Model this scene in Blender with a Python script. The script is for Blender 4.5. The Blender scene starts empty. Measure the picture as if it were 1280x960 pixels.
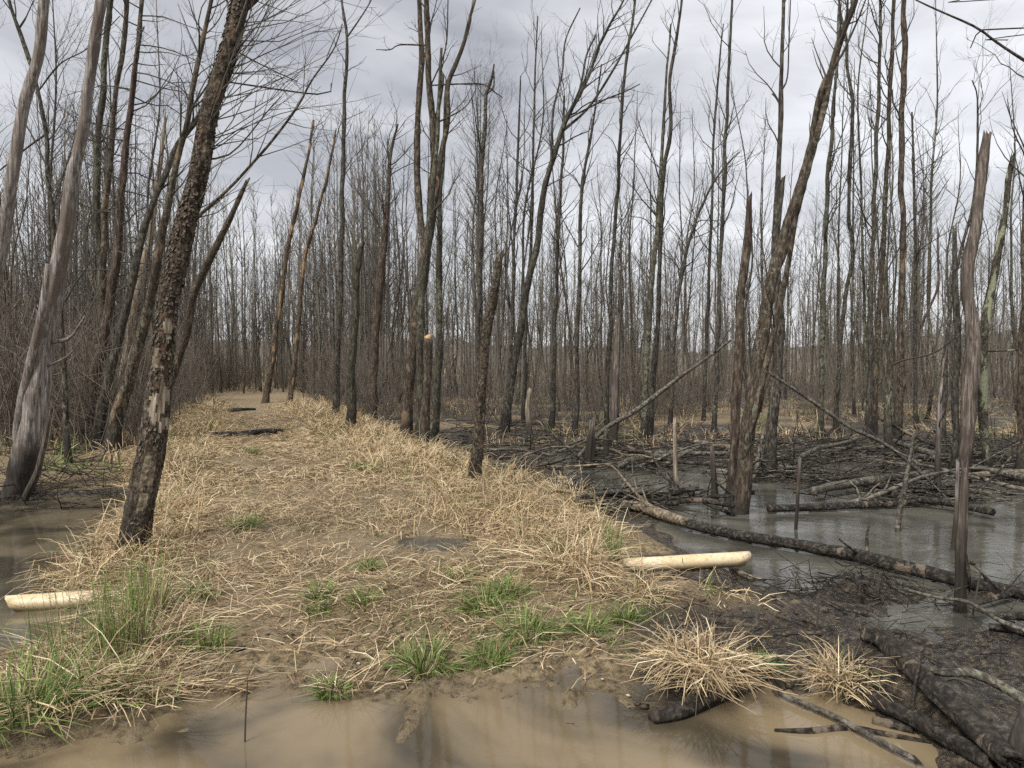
import bpy, math
import numpy as np
from math import radians, sin, cos, pi

SC = bpy.context.scene
COL = SC.collection
F = 962.0                      # focal length in photo pixels (1280 wide)
CAMZ = 1.6
PITCH = radians(1.5)

# ------------------------------------------------------------------ camera, sky, sun, exposure
cam = bpy.data.cameras.new('camera')
cam.sensor_width = 36.0
cam.lens = 36.0 * F / 1280.0
cam.clip_start = 0.05
cam.clip_end = 2000.0
cam_o = bpy.data.objects.new('camera', cam)
COL.objects.link(cam_o)
cam_o.location = (0, 0, CAMZ)
cam_o.rotation_euler = (pi / 2 - PITCH, 0, 0)
SC.camera = cam_o

SUN_EL, SUN_AZ = radians(50), radians(215)
world = bpy.data.worlds.new('World')
SC.world = world
world.use_nodes = True
nt = world.node_tree
nt.nodes.clear()
def wn(t, **kw):
    n = nt.nodes.new(t)
    for k, v in kw.items():
        setattr(n, k, v)
    return n
wout = wn('ShaderNodeOutputWorld')
bg = wn('ShaderNodeBackground')
sky = wn('ShaderNodeTexSky', sky_type='NISHITA', sun_disc=False, sun_elevation=SUN_EL, sun_rotation=SUN_AZ)
tc = wn('ShaderNodeTexCoord')
sep = wn('ShaderNodeSeparateXYZ')
nt.links.new(tc.outputs['Generated'], sep.inputs[0])
zz = wn('ShaderNodeMath', operation='MAXIMUM'); nt.links.new(sep.outputs['Z'], zz.inputs[0]); zz.inputs[1].default_value = 0.0
za = wn('ShaderNodeMath', operation='ADD'); nt.links.new(zz.outputs[0], za.inputs[0]); za.inputs[1].default_value = 0.16
dx = wn('ShaderNodeMath', operation='DIVIDE'); nt.links.new(sep.outputs['X'], dx.inputs[0]); nt.links.new(za.outputs[0], dx.inputs[1])
dy = wn('ShaderNodeMath', operation='DIVIDE'); nt.links.new(sep.outputs['Y'], dy.inputs[0]); nt.links.new(za.outputs[0], dy.inputs[1])
cmb = wn('ShaderNodeCombineXYZ'); nt.links.new(dx.outputs[0], cmb.inputs[0]); nt.links.new(dy.outputs[0], cmb.inputs[1])
def cloud(scale, sx, sy, ox, oy, detail, rough, dist):
    mp = wn('ShaderNodeMapping'); mp.inputs['Scale'].default_value = (sx, sy, 1); mp.inputs['Location'].default_value = (ox, oy, 0)
    nt.links.new(cmb.outputs[0], mp.inputs[0])
    n = wn('ShaderNodeTexNoise'); n.inputs['Scale'].default_value = scale; n.inputs['Detail'].default_value = detail
    n.inputs['Roughness'].default_value = rough; n.inputs['Distortion'].default_value = dist
    nt.links.new(mp.outputs[0], n.inputs['Vector'])
    return n
c1 = cloud(0.62, 1.0, 1.1, 3.1, 7.7, 4, 0.5, 0.6)
c2 = cloud(2.0, 0.9, 1.15, 1.2, 0.4, 5, 0.55, 0.5)
mixn = wn('ShaderNodeMath', operation='MULTIPLY_ADD'); nt.links.new(c2.outputs[0], mixn.inputs[0]); mixn.inputs[1].default_value = 0.58
nt.links.new(c1.outputs[0], mixn.inputs[2])
ramp = wn('ShaderNodeValToRGB')
nt.links.new(mixn.outputs[0], ramp.inputs[0])
cr = ramp.color_ramp
cr.elements[0].position = 0.62; cr.elements[0].color = (0.207, 0.213, 0.233, 1)
cr.elements[1].position = 0.92; cr.elements[1].color = (0.47, 0.478, 0.495, 1)
e = cr.elements.new(0.70); e.color = (0.287, 0.293, 0.310, 1)
e = cr.elements.new(0.82); e.color = (0.378, 0.384, 0.40, 1)
# low on the horizon the overcast is brighter and evener
hz = wn('ShaderNodeMapRange'); hz.inputs['From Min'].default_value = 0.0; hz.inputs['From Max'].default_value = 0.34
hz.inputs['To Min'].default_value = 0.65; hz.inputs['To Max'].default_value = 0.0
nt.links.new(zz.outputs[0], hz.inputs[0])
mh = wn('ShaderNodeMix', data_type='RGBA'); nt.links.new(hz.outputs[0], mh.inputs[0]); nt.links.new(ramp.outputs[0], mh.inputs[6])
mh.inputs[7].default_value = (0.41, 0.417, 0.43, 1)
sk = wn('ShaderNodeMix', data_type='RGBA', blend_type='MULTIPLY'); sk.inputs[0].default_value = 1.0
nt.links.new(sky.outputs[0], sk.inputs[6]); sk.inputs[7].default_value = (0.07, 0.07, 0.07, 1)
ms = wn('ShaderNodeMix', data_type='RGBA'); ms.inputs[0].default_value = 0.93
nt.links.new(sk.outputs[2], ms.inputs[6]); nt.links.new(mh.outputs[2], ms.inputs[7])
nt.links.new(ms.outputs[2], bg.inputs['Color']); bg.inputs['Strength'].default_value = 0.75
nt.links.new(bg.outputs[0], wout.inputs[0])

sun = bpy.data.lights.new('sun', 'SUN')
sun.energy = 1.5; sun.angle = radians(22); sun.color = (1.0, 0.96, 0.9)
sun_o = bpy.data.objects.new('sun', sun); COL.objects.link(sun_o)
sun_o.rotation_euler = (pi / 2 - SUN_EL, 0, radians(-35))

SC.view_settings.view_transform = 'Standard'
SC.view_settings.look = 'None'
SC.view_settings.exposure = 1.5
SC.view_settings.gamma = 1.0
SC.cycles.max_bounces = 5
SC.cycles.diffuse_bounces = 2
SC.cycles.glossy_bounces = 2
SC.cycles.transparent_max_bounces = 6
SC.cycles.use_denoising = False
SC.cycles.caustics_reflective = False
SC.cycles.caustics_refractive = False

# ------------------------------------------------------------------ helpers: noise, pixels, terrain height
_r0 = np.random.RandomState(5)
LAT = _r0.rand(8, 256, 256)
def vn(x, y, k=0):
    x = np.asarray(x, float); y = np.asarray(y, float)
    xi = np.floor(x).astype(int); yi = np.floor(y).astype(int)
    fx = x - xi; fy = y - yi
    fx = fx * fx * (3 - 2 * fx); fy = fy * fy * (3 - 2 * fy)
    L = LAT[k % 8]
    a = L[xi & 255, yi & 255]; b = L[(xi + 1) & 255, yi & 255]
    c = L[xi & 255, (yi + 1) & 255]; d = L[(xi + 1) & 255, (yi + 1) & 255]
    return (a * (1 - fx) + b * fx) * (1 - fy) + (c * (1 - fx) + d * fx) * fy - 0.5
def fbm(x, y, k=0, o=4):
    r = 0; amp = 1
    for i in range(o):
        r = r + amp * vn(x * 2 ** i + 17 * i, y * 2 ** i + 31 * i, k + i); amp *= 0.5
    return r
def sm(a, b, x):
    t = np.clip((x - a) / (b - a), 0, 1)
    return t * t * (3 - 2 * t)

WZ = -0.22          # swamp water level
DZ = -0.12          # ditch level, held up by the culvert
PZ = -0.035         # puddle level
def cline(y): return 1.2 - 0.36 * np.asarray(y, float)
def lat(x, y): return (np.asarray(x, float) - cline(y)) * 0.94
def height(x, y):
    x = np.asarray(x, float); y = np.asarray(y, float)
    s = lat(x, y) + 0.5 * fbm(x * 0.6, y * 0.6, 1, 3)
    half = 1.75 + np.where(s < 0, 2.6, 0.35) * sm(4.7, 3.5, y)
    half = half + 0.55 * np.exp(-((y - 10.3) / 2.2) ** 2) * (s > 0)
    emb = sm(half + 1.25, half, np.abs(s))
    # swamp side (right)
    low = -0.205 + 0.19 * fbm(x * 0.9 + 3, y * 0.9, 2, 4)
    pool = sm(1.55, 2.4, x + 0.25 * fbm(x, y, 3, 2)) * sm(6.0, 6.7, y + 0.5 * fbm(x * 1.3, y * 1.3, 4, 3)) * sm(10.2, 9.3, y)
    pool = np.maximum(pool, sm(0.95, 0.3, np.hypot((x - 2.1) / 2.1, (y - 11.6) / 2.0)))
    pool = np.maximum(pool, 0.75 * sm(0.95, 0.3, np.hypot((x - 6.6) / 1.5, (y - 11.8) / 1.2)))
    pool = np.maximum(pool, 0.8 * sm(0.95, 0.3, np.hypot((x - 4.0) / 1.9, (y - 10.6) / 1.5)))
    right = low * (1 - pool) + pool * -0.5
    right = right + 0.14 * np.exp(-((x - 2.7) / 0.55) ** 2 - ((y - 6.15) / 0.22) ** 2) * (0.7 + fbm(x * 5, y * 5, 2, 3))
    far = sm(14.0, 18.5, y + 1.2 * fbm(x * 0.35, y * 0.35, 5, 2))
    right = right * (1 - far) + far * (-0.09 + 0.16 * fbm(x * 0.5, y * 0.5, 6, 3))
    # ditch side (left)
    lb = sm(9.3, 10.3, y + 0.4 * fbm(x, y, 2, 2)) 
    left = -0.5 * (1 - lb) + lb * (-0.03 + 0.16 * fbm(x * 0.6, y * 0.6, 3, 3))
    side = np.where(s > 0, right, left)
    z = emb * 0.075 * sm(4.4, 5.3, y) + (1 - emb) * side
    cv = sm(0.80, 1.0, x + 0.06 * fbm(x * 6, y * 6, 1, 2)) * sm(2.2, 1.9, x) * sm(5.35, 5.8, y) * sm(7.0, 6.7, y)
    z = z * (1 - cv) + cv * (np.minimum(z, -0.045 - 0.095 * (x - 1.0) + 0.05 * fbm(x * 6, y * 6, 2, 3)))
    # path roughness and worn tracks
    z = z + emb * (0.07 * fbm(x * 0.8, y * 0.8, 4, 3) + 0.028 * fbm(x * 5, y * 5, 1, 3))
    t = lat(x, y) + 0.66
    z = z - emb * 0.04 * np.exp(-((t - 0.1) / 0.45) ** 2) * sm(4.5, 6.5, y)
    # puddle on the path
    z = z - 0.19 * np.exp(-((x + 0.70) / 0.42) ** 2 - ((y - 6.75) / 0.36) ** 2)
    # large front puddle
    shore = 3.74 - 0.10 * x * x + 0.5 * fbm(x * 1.6, y * 0.7, 6, 3) + 0.22 * fbm(x * 6.5, y * 5, 2, 3)
    basin = sm(shore + 0.28, shore - 0.35, y) * sm(3.3, 2.6, -x) * sm(2.05, 1.75, x)
    ton = 0.10 * np.exp(-((x + 0.44 + 0.05 * fbm(x * 4, y * 4, 5, 2)) / 0.06) ** 2) * sm(2.9, 3.4, y) * (0.55 + 0.9 * fbm(x * 6, y * 6, 3, 3) + 0.3)
    ton = ton + 0.10 * np.exp(-((x - 0.30 + 0.12 * fbm(x * 3, y * 3, 5, 2)) / 0.10) ** 2) * sm(3.0, 3.5, y) * (0.6 + fbm(x * 7, y * 7, 3, 3))
    z = np.where(y < 5.0, z * (1 - basin) + basin * (-0.085 + ton + 0.03 * fbm(x * 4, y * 4, 2, 3)), z)
    z = z + (0.040 * fbm(x * 9, y * 9, 1, 3) + 0.022 * fbm(x * 26, y * 26, 3, 2)) * sm(5.4, 4.3, y) * sm(2.4, 3.0, y)
    z = z + (0.075 * fbm(x * 5, y * 5, 5, 3) + 0.035 * fbm(x * 15, y * 15, 2, 2)) * sm(0.6, 1.3, x) * sm(7.2, 6.2, y) * sm(4.2, 4.8, y)
    z = z + np.where(s > 0, 0.13 * np.exp(-((x - 2.0 - 0.1 * fbm(x * 3, y * 3, 2, 2)) / 0.24) ** 2) * sm(4.9, 4.3, y), 0)
    z = np.where(y < 1.0, z * 0 - 0.02 - 0.06 * sm(0, 1, y), z)
    # ground rises slowly into the far woods
    return z + 0.9 * sm(45, 160, y) + 2.5 * sm(80, 300, np.abs(x))
def H1(x, y):
    i = min(max(int(np.searchsorted(gx, x)) - 1, 0), len(gx) - 2); j = min(max(int(np.searchsorted(gy, y)) - 1, 0), len(gy) - 2)
    u = min(max((x - gx[i]) / (gx[i + 1] - gx[i]), 0), 1); v = min(max((y - gy[j]) / (gy[j + 1] - gy[j]), 0), 1)
    return float((Z[j, i] * (1 - u) + Z[j, i + 1] * u) * (1 - v) + (Z[j + 1, i] * (1 - u) + Z[j + 1, i + 1] * u) * v)

def ray(px, py):
    a = (px - 640) / F; b = (480 - py) / F
    return np.array([a, cos(PITCH) + b * sin(PITCH), -sin(PITCH) + b * cos(PITCH)])
def at_d(px, py, D):
    r = ray(px, py)
    return np.array([0, 0, CAMZ]) + r * (D / r[1])
def gp(px, py, z=None):
    """point of the ground under a photo pixel"""
    zz_ = -0.1 if z is None else z
    for _ in range(12):
        r = ray(px, py); t = (zz_ - CAMZ) / r[2]
        p = np.array([0, 0, CAMZ]) + r * t
        if z is not None: break
        zz_ = 0.5 * zz_ + 0.5 * max(H1(p[0], p[1]), WZ)
    return p

# ------------------------------------------------------------------ helpers: geometry
class Geo:
    def __init__(s): s.v = []; s.q = []; s.t = []; s.n = 0; s.c = []
    def add(s, v, q=None, t=None, c=None):
        v = np.asarray(v, float)
        if q is not None and len(q): s.q.append(np.asarray(q, int) + s.n)
        if t is not None and len(t): s.t.append(np.asarray(t, int) + s.n)
        s.v.append(v); s.n += len(v)
        if c is not None: s.c.append(np.asarray(c, float))
    def arrays(s):
        v = np.concatenate(s.v) if s.v else np.zeros((0, 3))
        q = np.concatenate(s.q) if s.q else np.zeros((0, 4), int)
        t = np.concatenate(s.t) if s.t else np.zeros((0, 3), int)
        return v, q, t
    def mesh(s, name, mat, smooth=True):
        v, q, t = s.arrays()
        m = bpy.data.meshes.new(name)
        m.vertices.add(len(v)); m.vertices.foreach_set('co', v.astype(np.float32).ravel())
        nl = len(q) * 4 + len(t) * 3
        m.loops.add(nl)
        m.loops.foreach_set('vertex_index', np.concatenate([q.ravel(), t.ravel()]).astype(np.int32))
        m.polygons.add(len(q) + len(t))
        ls = np.concatenate([np.arange(len(q)) * 4, len(q) * 4 + np.arange(len(t)) * 3]).astype(np.int32)
        m.polygons.foreach_set('loop_start', ls)
        m.polygons.foreach_set('use_smooth', np.full(len(q) + len(t), smooth))
        m.update(calc_edges=True)
        if s.c:
            c = np.concatenate(s.c)
            a = m.color_attributes.new('tint', 'FLOAT_COLOR', 'POINT')
            if c.shape[1] == 3: c = np.hstack([c, np.ones((len(c), 1))])
            a.data.foreach_set('color', c.astype(np.float32).ravel())
        m.materials.append(mat)
        return m
def link(name, mesh, parent=None, loc=None):
    o = bpy.data.objects.new(name, mesh); COL.objects.link(o)
    if parent is not None: o.parent = parent
    if loc is not None: o.location = loc
    return o
def tag(o, label=None, cat=None, group=None, kind=None):
    if label: o['label'] = label
    if cat: o['category'] = cat
    if group: o['group'] = group
    if kind: o['kind'] = kind
    return o
def empty(name, loc):
    o = bpy.data.objects.new(name, None); COL.objects.link(o); o.location = loc
    o.empty_display_size = 0.2
    return o

def spline(P, n):
    """Catmull-Rom through rows of P (any columns), n samples"""
    P = np.asarray(P, float)
    if len(P) < 3:
        t = np.linspace(0, 1, n)[:, None]
        return P[0] * (1 - t) + P[-1] * t
    Q = np.vstack([2 * P[0] - P[1], P, 2 * P[-1] - P[-2]])
    d = np.linalg.norm(np.diff(P[:, :3], axis=0), axis=1); cum = np.concatenate([[0], np.cumsum(d)]) / d.sum()
    u = np.linspace(0, 1, n)
    k = np.clip(np.searchsorted(cum, u, side='right') - 1, 0, len(P) - 2)
    t = ((u - cum[k]) / np.maximum(cum[k + 1] - cum[k], 1e-9))[:, None]
    a, b, c, dd = Q[k], Q[k + 1], Q[k + 2], Q[k + 3]
    return 0.5 * (2 * b + (c - a) * t + (2 * a - 5 * b + 4 * c - dd) * t ** 2 + (3 * b - a - 3 * c + dd) * t ** 3)

def tube(G, P, R, sides=6, rough=0.0, rng=None, jag=0.0, cap=True, rs=9.0, start_cap=False, flute=0.0):
    P = np.asarray(P, float); R = np.asarray(R, float); n = len(P)
    T = np.gradient(P, axis=0); T /= np.maximum(np.linalg.norm(T, axis=1, keepdims=True), 1e-9)
    m = np.abs(T.mean(0)); ref = np.zeros(3); ref[int(np.argmin(m))] = 1
    N = np.cross(T, ref); N /= np.maximum(np.linalg.norm(N, axis=1, keepdims=True), 1e-9)
    B = np.cross(T, N)
    a = np.arange(sides) * 2 * pi / sides
    rad = np.repeat(R[:, None], sides, 1)
    if rough > 0:
        o = rng.rand() * 90 if rng is not None else 0
        d = np.concatenate([[0], np.cumsum(np.linalg.norm(np.diff(P, axis=0), axis=1))])
        ca = np.cos(a)[None] * 1.1 + o; sa = np.sin(a)[None] * 1.1
        nn = fbm(ca * rs / 4 + d[:, None] * rs * 0.12, sa * rs / 4 + d[:, None] * rs * 0.35, 3, 4)
        lump = vn(ca * 0.8 + d[:, None] * 1.1, sa * 0.8 + d[:, None] * 1.6 + o, 5)
        rad = rad * (1 + rough * nn + rough * 0.9 * lump)
    if flute > 0:
        o2 = rng.rand() * 50; dd2 = np.linspace(0, len(P) * 0.03, len(P))[:, None]
        rad = rad * (1 + flute * (vn(np.cos(a)[None] * 2.2 + o2 + dd2 * 0.25, np.sin(a)[None] * 2.2 + dd2 * 0.18 + o2, 6) * 1.3 + vn(np.cos(a)[None] * 4.5 + o2 + dd2 * 0.3, np.sin(a)[None] * 4.5 + o2, 7)))
    V = P[:, None] + rad[..., None] * (np.cos(a)[None, :, None] * N[:, None] + np.sin(a)[None, :, None] * B[:, None])
    if jag > 0:
        j = rng.rand(sides) ** 2 * jag
        j = np.maximum(j, np.roll(j, 1) * 0.6)
        V[-1] += T[-1] * j[:, None]
    i = np.arange(n - 1)[:, None] * sides; k = np.arange(sides)[None]; k2 = (k + 1) % sides
    q = np.stack([i + k, i + k2, i + sides + k2, i + sides + k], -1).reshape(-1, 4)
    V = V.reshape(-1, 3); t = []
    if cap:
        V = np.vstack([V, P[-1] - T[-1] * (0.3 * jag)])
        b = (n - 1) * sides
        t = np.stack([b + np.arange(sides), b + (np.arange(sides) + 1) % sides, np.full(sides, n * sides)], -1)
    if start_cap:
        V = np.vstack([V, P[0]]); c0 = len(V) - 1
        t2 = np.stack([(np.arange(sides) + 1) % sides, np.arange(sides), np.full(sides, c0)], -1)
        t = np.vstack([t, t2]) if len(t) else t2
    G.add(V, q, t)
    return T

def unit(v): return v / max(np.linalg.norm(v), 1e-9)
def wander(rng, p, d, L, n, wob, up):
    pts = [np.array(p, float)]; d = unit(np.array(d, float)); st = L / n
    for _ in range(n):
        d = unit(d + rng.normal(0, wob, 3) + np.array([0, 0, up]))
        pts.append(pts[-1] + d * st)
    return np.array(pts)
def twig(G, rng, p, d, L, r, depth, wob=0.16, up=0.06, dens=3.0, sides=5):
    n = max(3, min(7, int(L * 5)))
    P = wander(rng, p, d, L, n, wob, up)
    R = r * np.linspace(1, 0.25, len(P))
    tube(G, P, R, sides, cap=False)
    if depth <= 0: return
    m = int(L * dens * rng.uniform(0.6, 1.3)) + 1
    for _ in range(m):
        f = rng.uniform(0.2, 1.0); i = min(int(f * n), n - 1)
        q = P[i] + (P[i + 1] - P[i]) * rng.rand()
        t = unit(P[i + 1] - P[i]); o = unit(np.cross(t, rng.normal(0, 1, 3)))
        a = rng.uniform(0.4, 0.95)
        twig(G, rng, q, t * cos(a) + o * sin(a), L * rng.uniform(0.25, 0.55) * (1.15 - 0.5 * f), max(r * 0.5 * (1 - 0.5 * f), 0.0022), depth - 1, wob, up, dens, 3)
def sprout(G, rng, P, R, n, t0, t1, L0, L1, ang=(0.5, 1.0), depth=2, dens=3.0, up=0.06, side=None, wob=0.16):
    for _ in range(n):
        f = rng.uniform(t0, t1); k = f * (len(P) - 1); i = min(int(k), len(P) - 2)
        q = P[i] + (P[i + 1] - P[i]) * (k - i); t = unit(P[i + 1] - P[i])
        o = unit(np.cross(t, rng.normal(0, 1, 3)))
        if side is not None: o = unit(np.array(side) + rng.normal(0, 0.35, 3))
        a = rng.uniform(*ang); L = rng.uniform(L0, L1)
        twig(G, rng, q, t * cos(a) + o * sin(a), L, min(0.42 * R[i], 0.006 + 0.009 * L), depth, wob, up, dens)

# ------------------------------------------------------------------ helpers: materials
class Mat:
    def __init__(s, name):
        s.m = bpy.data.materials.new(name); s.m.use_nodes = True
        s.t = s.m.node_tree; s.t.nodes.clear()
        s.out = s.n('ShaderNodeOutputMaterial'); s.b = s.n('ShaderNodeBsdfPrincipled')
        s.l(s.b.outputs[0], s.out.inputs[0])
    def n(s, t, **kw):
        n = s.t.nodes.new(t)
        for k, v in kw.items(): setattr(n, k, v)
        return n
    def l(s, a, b): s.t.links.new(a, b)
    def coord(s, scale=(1, 1, 1), kind='Object', rnd=True):
        c = s.n('ShaderNodeTexCoord'); mp = s.n('ShaderNodeMapping'); mp.inputs['Scale'].default_value = scale
        s.l(c.outputs[kind], mp.inputs[0])
        if rnd:
            oi = s.n('ShaderNodeObjectInfo'); mu = s.n('ShaderNodeMath', operation='MULTIPLY'); mu.inputs[1].default_value = 37.0
            s.l(oi.outputs['Random'], mu.inputs[0]); s.l(mu.outputs[0], mp.inputs['Location'])
        return mp.outputs[0]
    def noise(s, vec, scale, detail=5, rough=0.6, dist=0.0):
        n = s.n('ShaderNodeTexNoise'); n.inputs['Scale'].default_value = scale; n.inputs['Detail'].default_value = detail
        n.inputs['Roughness'].default_value = rough; n.inputs['Distortion'].default_value = dist
        s.l(vec, n.inputs['Vector']); return n.outputs[0]
    def vor(s, vec, scale, feature='F1', out='Distance'):
        n = s.n('ShaderNodeTexVoronoi', feature=feature); n.inputs['Scale'].default_value = scale
        s.l(vec, n.inputs['Vector']); return n.outputs[out]
    def ramp(s, fac, stops):
        r = s.n('ShaderNodeValToRGB'); s.l(fac, r.inputs[0]); e = r.color_ramp.elements
        while len(e) < len(stops): e.new(0.5)
        for k, (p, c) in enumerate(stops):
            e[k].position = p; e[k].color = tuple(c) + (1,) if len(c) == 3 else c
        return r.outputs[0]
    def step(s, fac, a, b, lo=0.0, hi=1.0):
        r = s.n('ShaderNodeMapRange', interpolation_type='SMOOTHSTEP'); s.l(fac, r.inputs[0])
        for k, v in zip((1, 2, 3, 4), (a, b, lo, hi)): r.inputs[k].default_value = v
        return r.outputs[0]
    def mix(s, f, a, b, mode='MIX'):
        m = s.n('ShaderNodeMix', data_type='RGBA', blend_type=mode)
        for sock, v in ((m.inputs[0], f), (m.inputs[6], a), (m.inputs[7], b)):
            if isinstance(v, (int, float)): sock.default_value = v
            elif isinstance(v, tuple): sock.default_value = v + (1,) if len(v) == 3 else v
            else: s.l(v, sock)
        return m.outputs[2]
    def math(s, op, a, b=None, c=None):
        m = s.n('ShaderNodeMath', operation=op)
        for k, v in enumerate((a, b, c)):
            if v is None: continue
            if isinstance(v, (int, float)): m.inputs[k].default_value = v
            else: s.l(v, m.inputs[k])
        return m.outputs[0]
    def bump(s, h, strength, dist):
        b = s.n('ShaderNodeBump'); b.inputs['Strength'].default_value = strength; b.inputs['Distance'].default_value = dist
        s.l(h, b.inputs['Height']); s.l(b.outputs[0], s.b.inputs['Normal'])
    def col(s, c):
        if isinstance(c, tuple): s.b.inputs['Base Color'].default_value = c + (1,)
        else: s.l(c, s.b.inputs['Base Color'])
    def rough(s, r):
        if isinstance(r, (int, float)): s.b.inputs['Roughness'].default_value = r
        else: s.l(r, s.b.inputs['Roughness'])

def bark_mat(name, dark, mid, light, lichen=0.0, flood=0.45, zs=0.3, scale=14, bump=0.6, patch=None, patch_amt=0.0, moss=0.0):
    if name.startswith('bark_'): dark, mid, light = (tuple(x * f for x in c) for c, f in ((dark, 0.6), (mid, 0.68), (light, 0.8)))
    M = Mat(name)
    v = M.coord((1, 1, zs)); vi = M.coord((1, 1, 0.7))
    n1 = M.noise(v, scale * 1.9, 6, 0.7, 0.4); cr = M.vor(v, scale * 2.6)
    big = M.noise(vi, 1.7, 3, 0.5)
    base = M.ramp(n1, [(0.38, dark), (0.51, mid), (0.64, light)])
    base = M.mix(M.step(big, 0.35, 0.7, 0.0, 0.3), base, mid)
    if patch is not None:
        pm = M.noise(M.coord((1, 1, 0.35)), 5.0, 4, 0.6, 0.6)
        base = M.mix(M.step(pm, 0.62 - patch_amt * 0.3, 0.66 - patch_amt * 0.3), base, patch)
    if lichen > 0:
        lf = M.math('MULTIPLY', M.step(M.noise(vi, 17.0, 5, 0.75), 0.60 - 0.13 * lichen, 0.64 - 0.12 * lichen), M.step(M.noise(vi, 1.3, 2, 0.5), 0.42, 0.60))
        lc = M.ramp(M.noise(vi, 30, 3, 0.6), [(0.3, (0.15, 0.16, 0.112)), (0.7, (0.29, 0.305, 0.215))])
        base = M.mix(M.math('MULTIPLY', lf, min(1.0, 0.4 + lichen * 0.35)), base, lc)
    co = M.n('ShaderNodeTexCoord'); sp = M.n('ShaderNodeSeparateXYZ'); M.l(co.outputs['Object'], sp.inputs[0])
    if moss > 0:
        mo = M.math('MULTIPLY', M.step(M.noise(vi, 6.0, 4, 0.7), 0.5, 0.62), moss)
        base = M.mix(mo, base, (0.075, 0.085, 0.022))
    # tide-mark left by the flood water
    wob = M.math('MULTIPLY_ADD', M.noise(vi, 4.0, 3, 0.6), -0.5, sp.outputs['Z'])
    fl = M.step(wob, flood - 0.45, flood - 0.1, 0.82, 0.0)
    base = M.mix(fl, base, (0.018, 0.015, 0.012))
    M.col(base); M.rough(M.math('MULTIPLY_ADD', fl, -0.35, 0.88))
    M.b.inputs['Specular IOR Level'].default_value = 0.3
    hh = M.math('MULTIPLY_ADD', cr, 0.5, n1)
    M.bump(hh, bump, 0.03)
    return M.m
def wood_mat(name, dark, mid, light, flood=0.5, bump=0.35, stain=None):
    M = Mat(name)
    v = M.coord((1, 1, 0.045)); vi = M.coord((1, 1, 0.5))
    n1 = M.noise(v, 42, 6, 0.75, 0.2); n2 = M.noise(vi, 3.0, 4, 0.6)
    base = M.ramp(n1, [(0.38, dark), (0.5, mid), (0.62, light)])
    if stain is not None: base = M.mix(M.step(n2, 0.48, 0.62, 0, 0.8), base, stain)
    co = M.n('ShaderNodeTexCoord'); sp = M.n('ShaderNodeSeparateXYZ'); M.l(co.outputs['Object'], sp.inputs[0])
    wob = M.math('MULTIPLY_ADD', n2, -0.9, sp.outputs['Z'])
    fl = M.step(wob, flood - 0.6, flood, 0.88, 0.0)
    base = M.mix(fl, base, (0.022, 0.017, 0.013))
    M.col(base); M.rough(0.8); M.b.inputs['Specular IOR Level'].default_value = 0.3
    M.bump(n1, bump, 0.02)
    return M.m

B_DARK = bark_mat('bark_dark', (0.018, 0.015, 0.012), (0.080, 0.069, 0.054), (0.19, 0.168, 0.135), lichen=0.45)
B_LICH = bark_mat('bark_lichen', (0.022, 0.018, 0.014), (0.078, 0.067, 0.050), (0.18, 0.165, 0.125), lichen=0.8, moss=0.25)
B_BROWN = bark_mat('bark_brown', (0.022, 0.016, 0.011), (0.085, 0.064, 0.046), (0.20, 0.158, 0.115), lichen=0.45, patch=(0.17, 0.12, 0.075), patch_amt=0.10)
B_FLAKY = bark_mat('bark_flaky', (0.016, 0.011, 0.008), (0.092, 0.066, 0.046), (0.27, 0.225, 0.175), lichen=0.35, zs=0.6, scale=17, bump=1.0, patch=(0.14, 0.086, 0.056), patch_amt=0.12, moss=0.15, flood=0.35)
B_FLAKE = bark_mat('bark_flake', (0.03, 0.024, 0.017), (0.12, 0.092, 0.066), (0.32, 0.275, 0.22), lichen=0.4, zs=0.8, scale=18, bump=0.6, flood=0.0)
B_RED = bark_mat('bark_red', (0.026, 0.018, 0.013), (0.10, 0.070, 0.052), (0.22, 0.175, 0.135), lichen=0.35, zs=0.2)
B_ORANGE = bark_mat('bark_orange', (0.04, 0.03, 0.022), (0.115, 0.085, 0.058), (0.22, 0.175, 0.125), patch=(0.30, 0.195, 0.108), patch_amt=0.24, flood=0.0, zs=0.2)
W_GREY = wood_mat('wood_grey', (0.075, 0.062, 0.053), (0.20, 0.175, 0.155), (0.40, 0.365, 0.33), stain=(0.13, 0.098, 0.078))
W_PALE = wood_mat('wood_pale', (0.11, 0.085, 0.06), (0.26, 0.21, 0.155), (0.46, 0.39, 0.30), flood=0.2)
W_PURPLE = wood_mat('wood_weathered', (0.04, 0.031, 0.026), (0.12, 0.095, 0.079), (0.25, 0.21, 0.175), stain=(0.07, 0.055, 0.042))
W_FRESH = wood_mat('wood_fresh', (0.26, 0.15, 0.065), (0.42, 0.27, 0.13), (0.56, 0.40, 0.22), flood=-2.0)
L_WET = bark_mat('log_wet', (0.008, 0.007, 0.006), (0.028, 0.023, 0.019), (0.11, 0.097, 0.08), lichen=0.12, flood=-9, zs=1.0, scale=13, bump=0.9, patch=(0.16, 0.125, 0.09), patch_amt=0.09)
L_GREY = bark_mat('log_grey', (0.026, 0.022, 0.018), (0.095, 0.083, 0.067), (0.25, 0.225, 0.185), lichen=0.5, flood=-9, zs=1.0, scale=10)
L_TAN = bark_mat('log_tan', (0.05, 0.038, 0.025), (0.17, 0.135, 0.092), (0.36, 0.30, 0.215), lichen=0.1, flood=-9, zs=1.0, scale=10)

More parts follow.
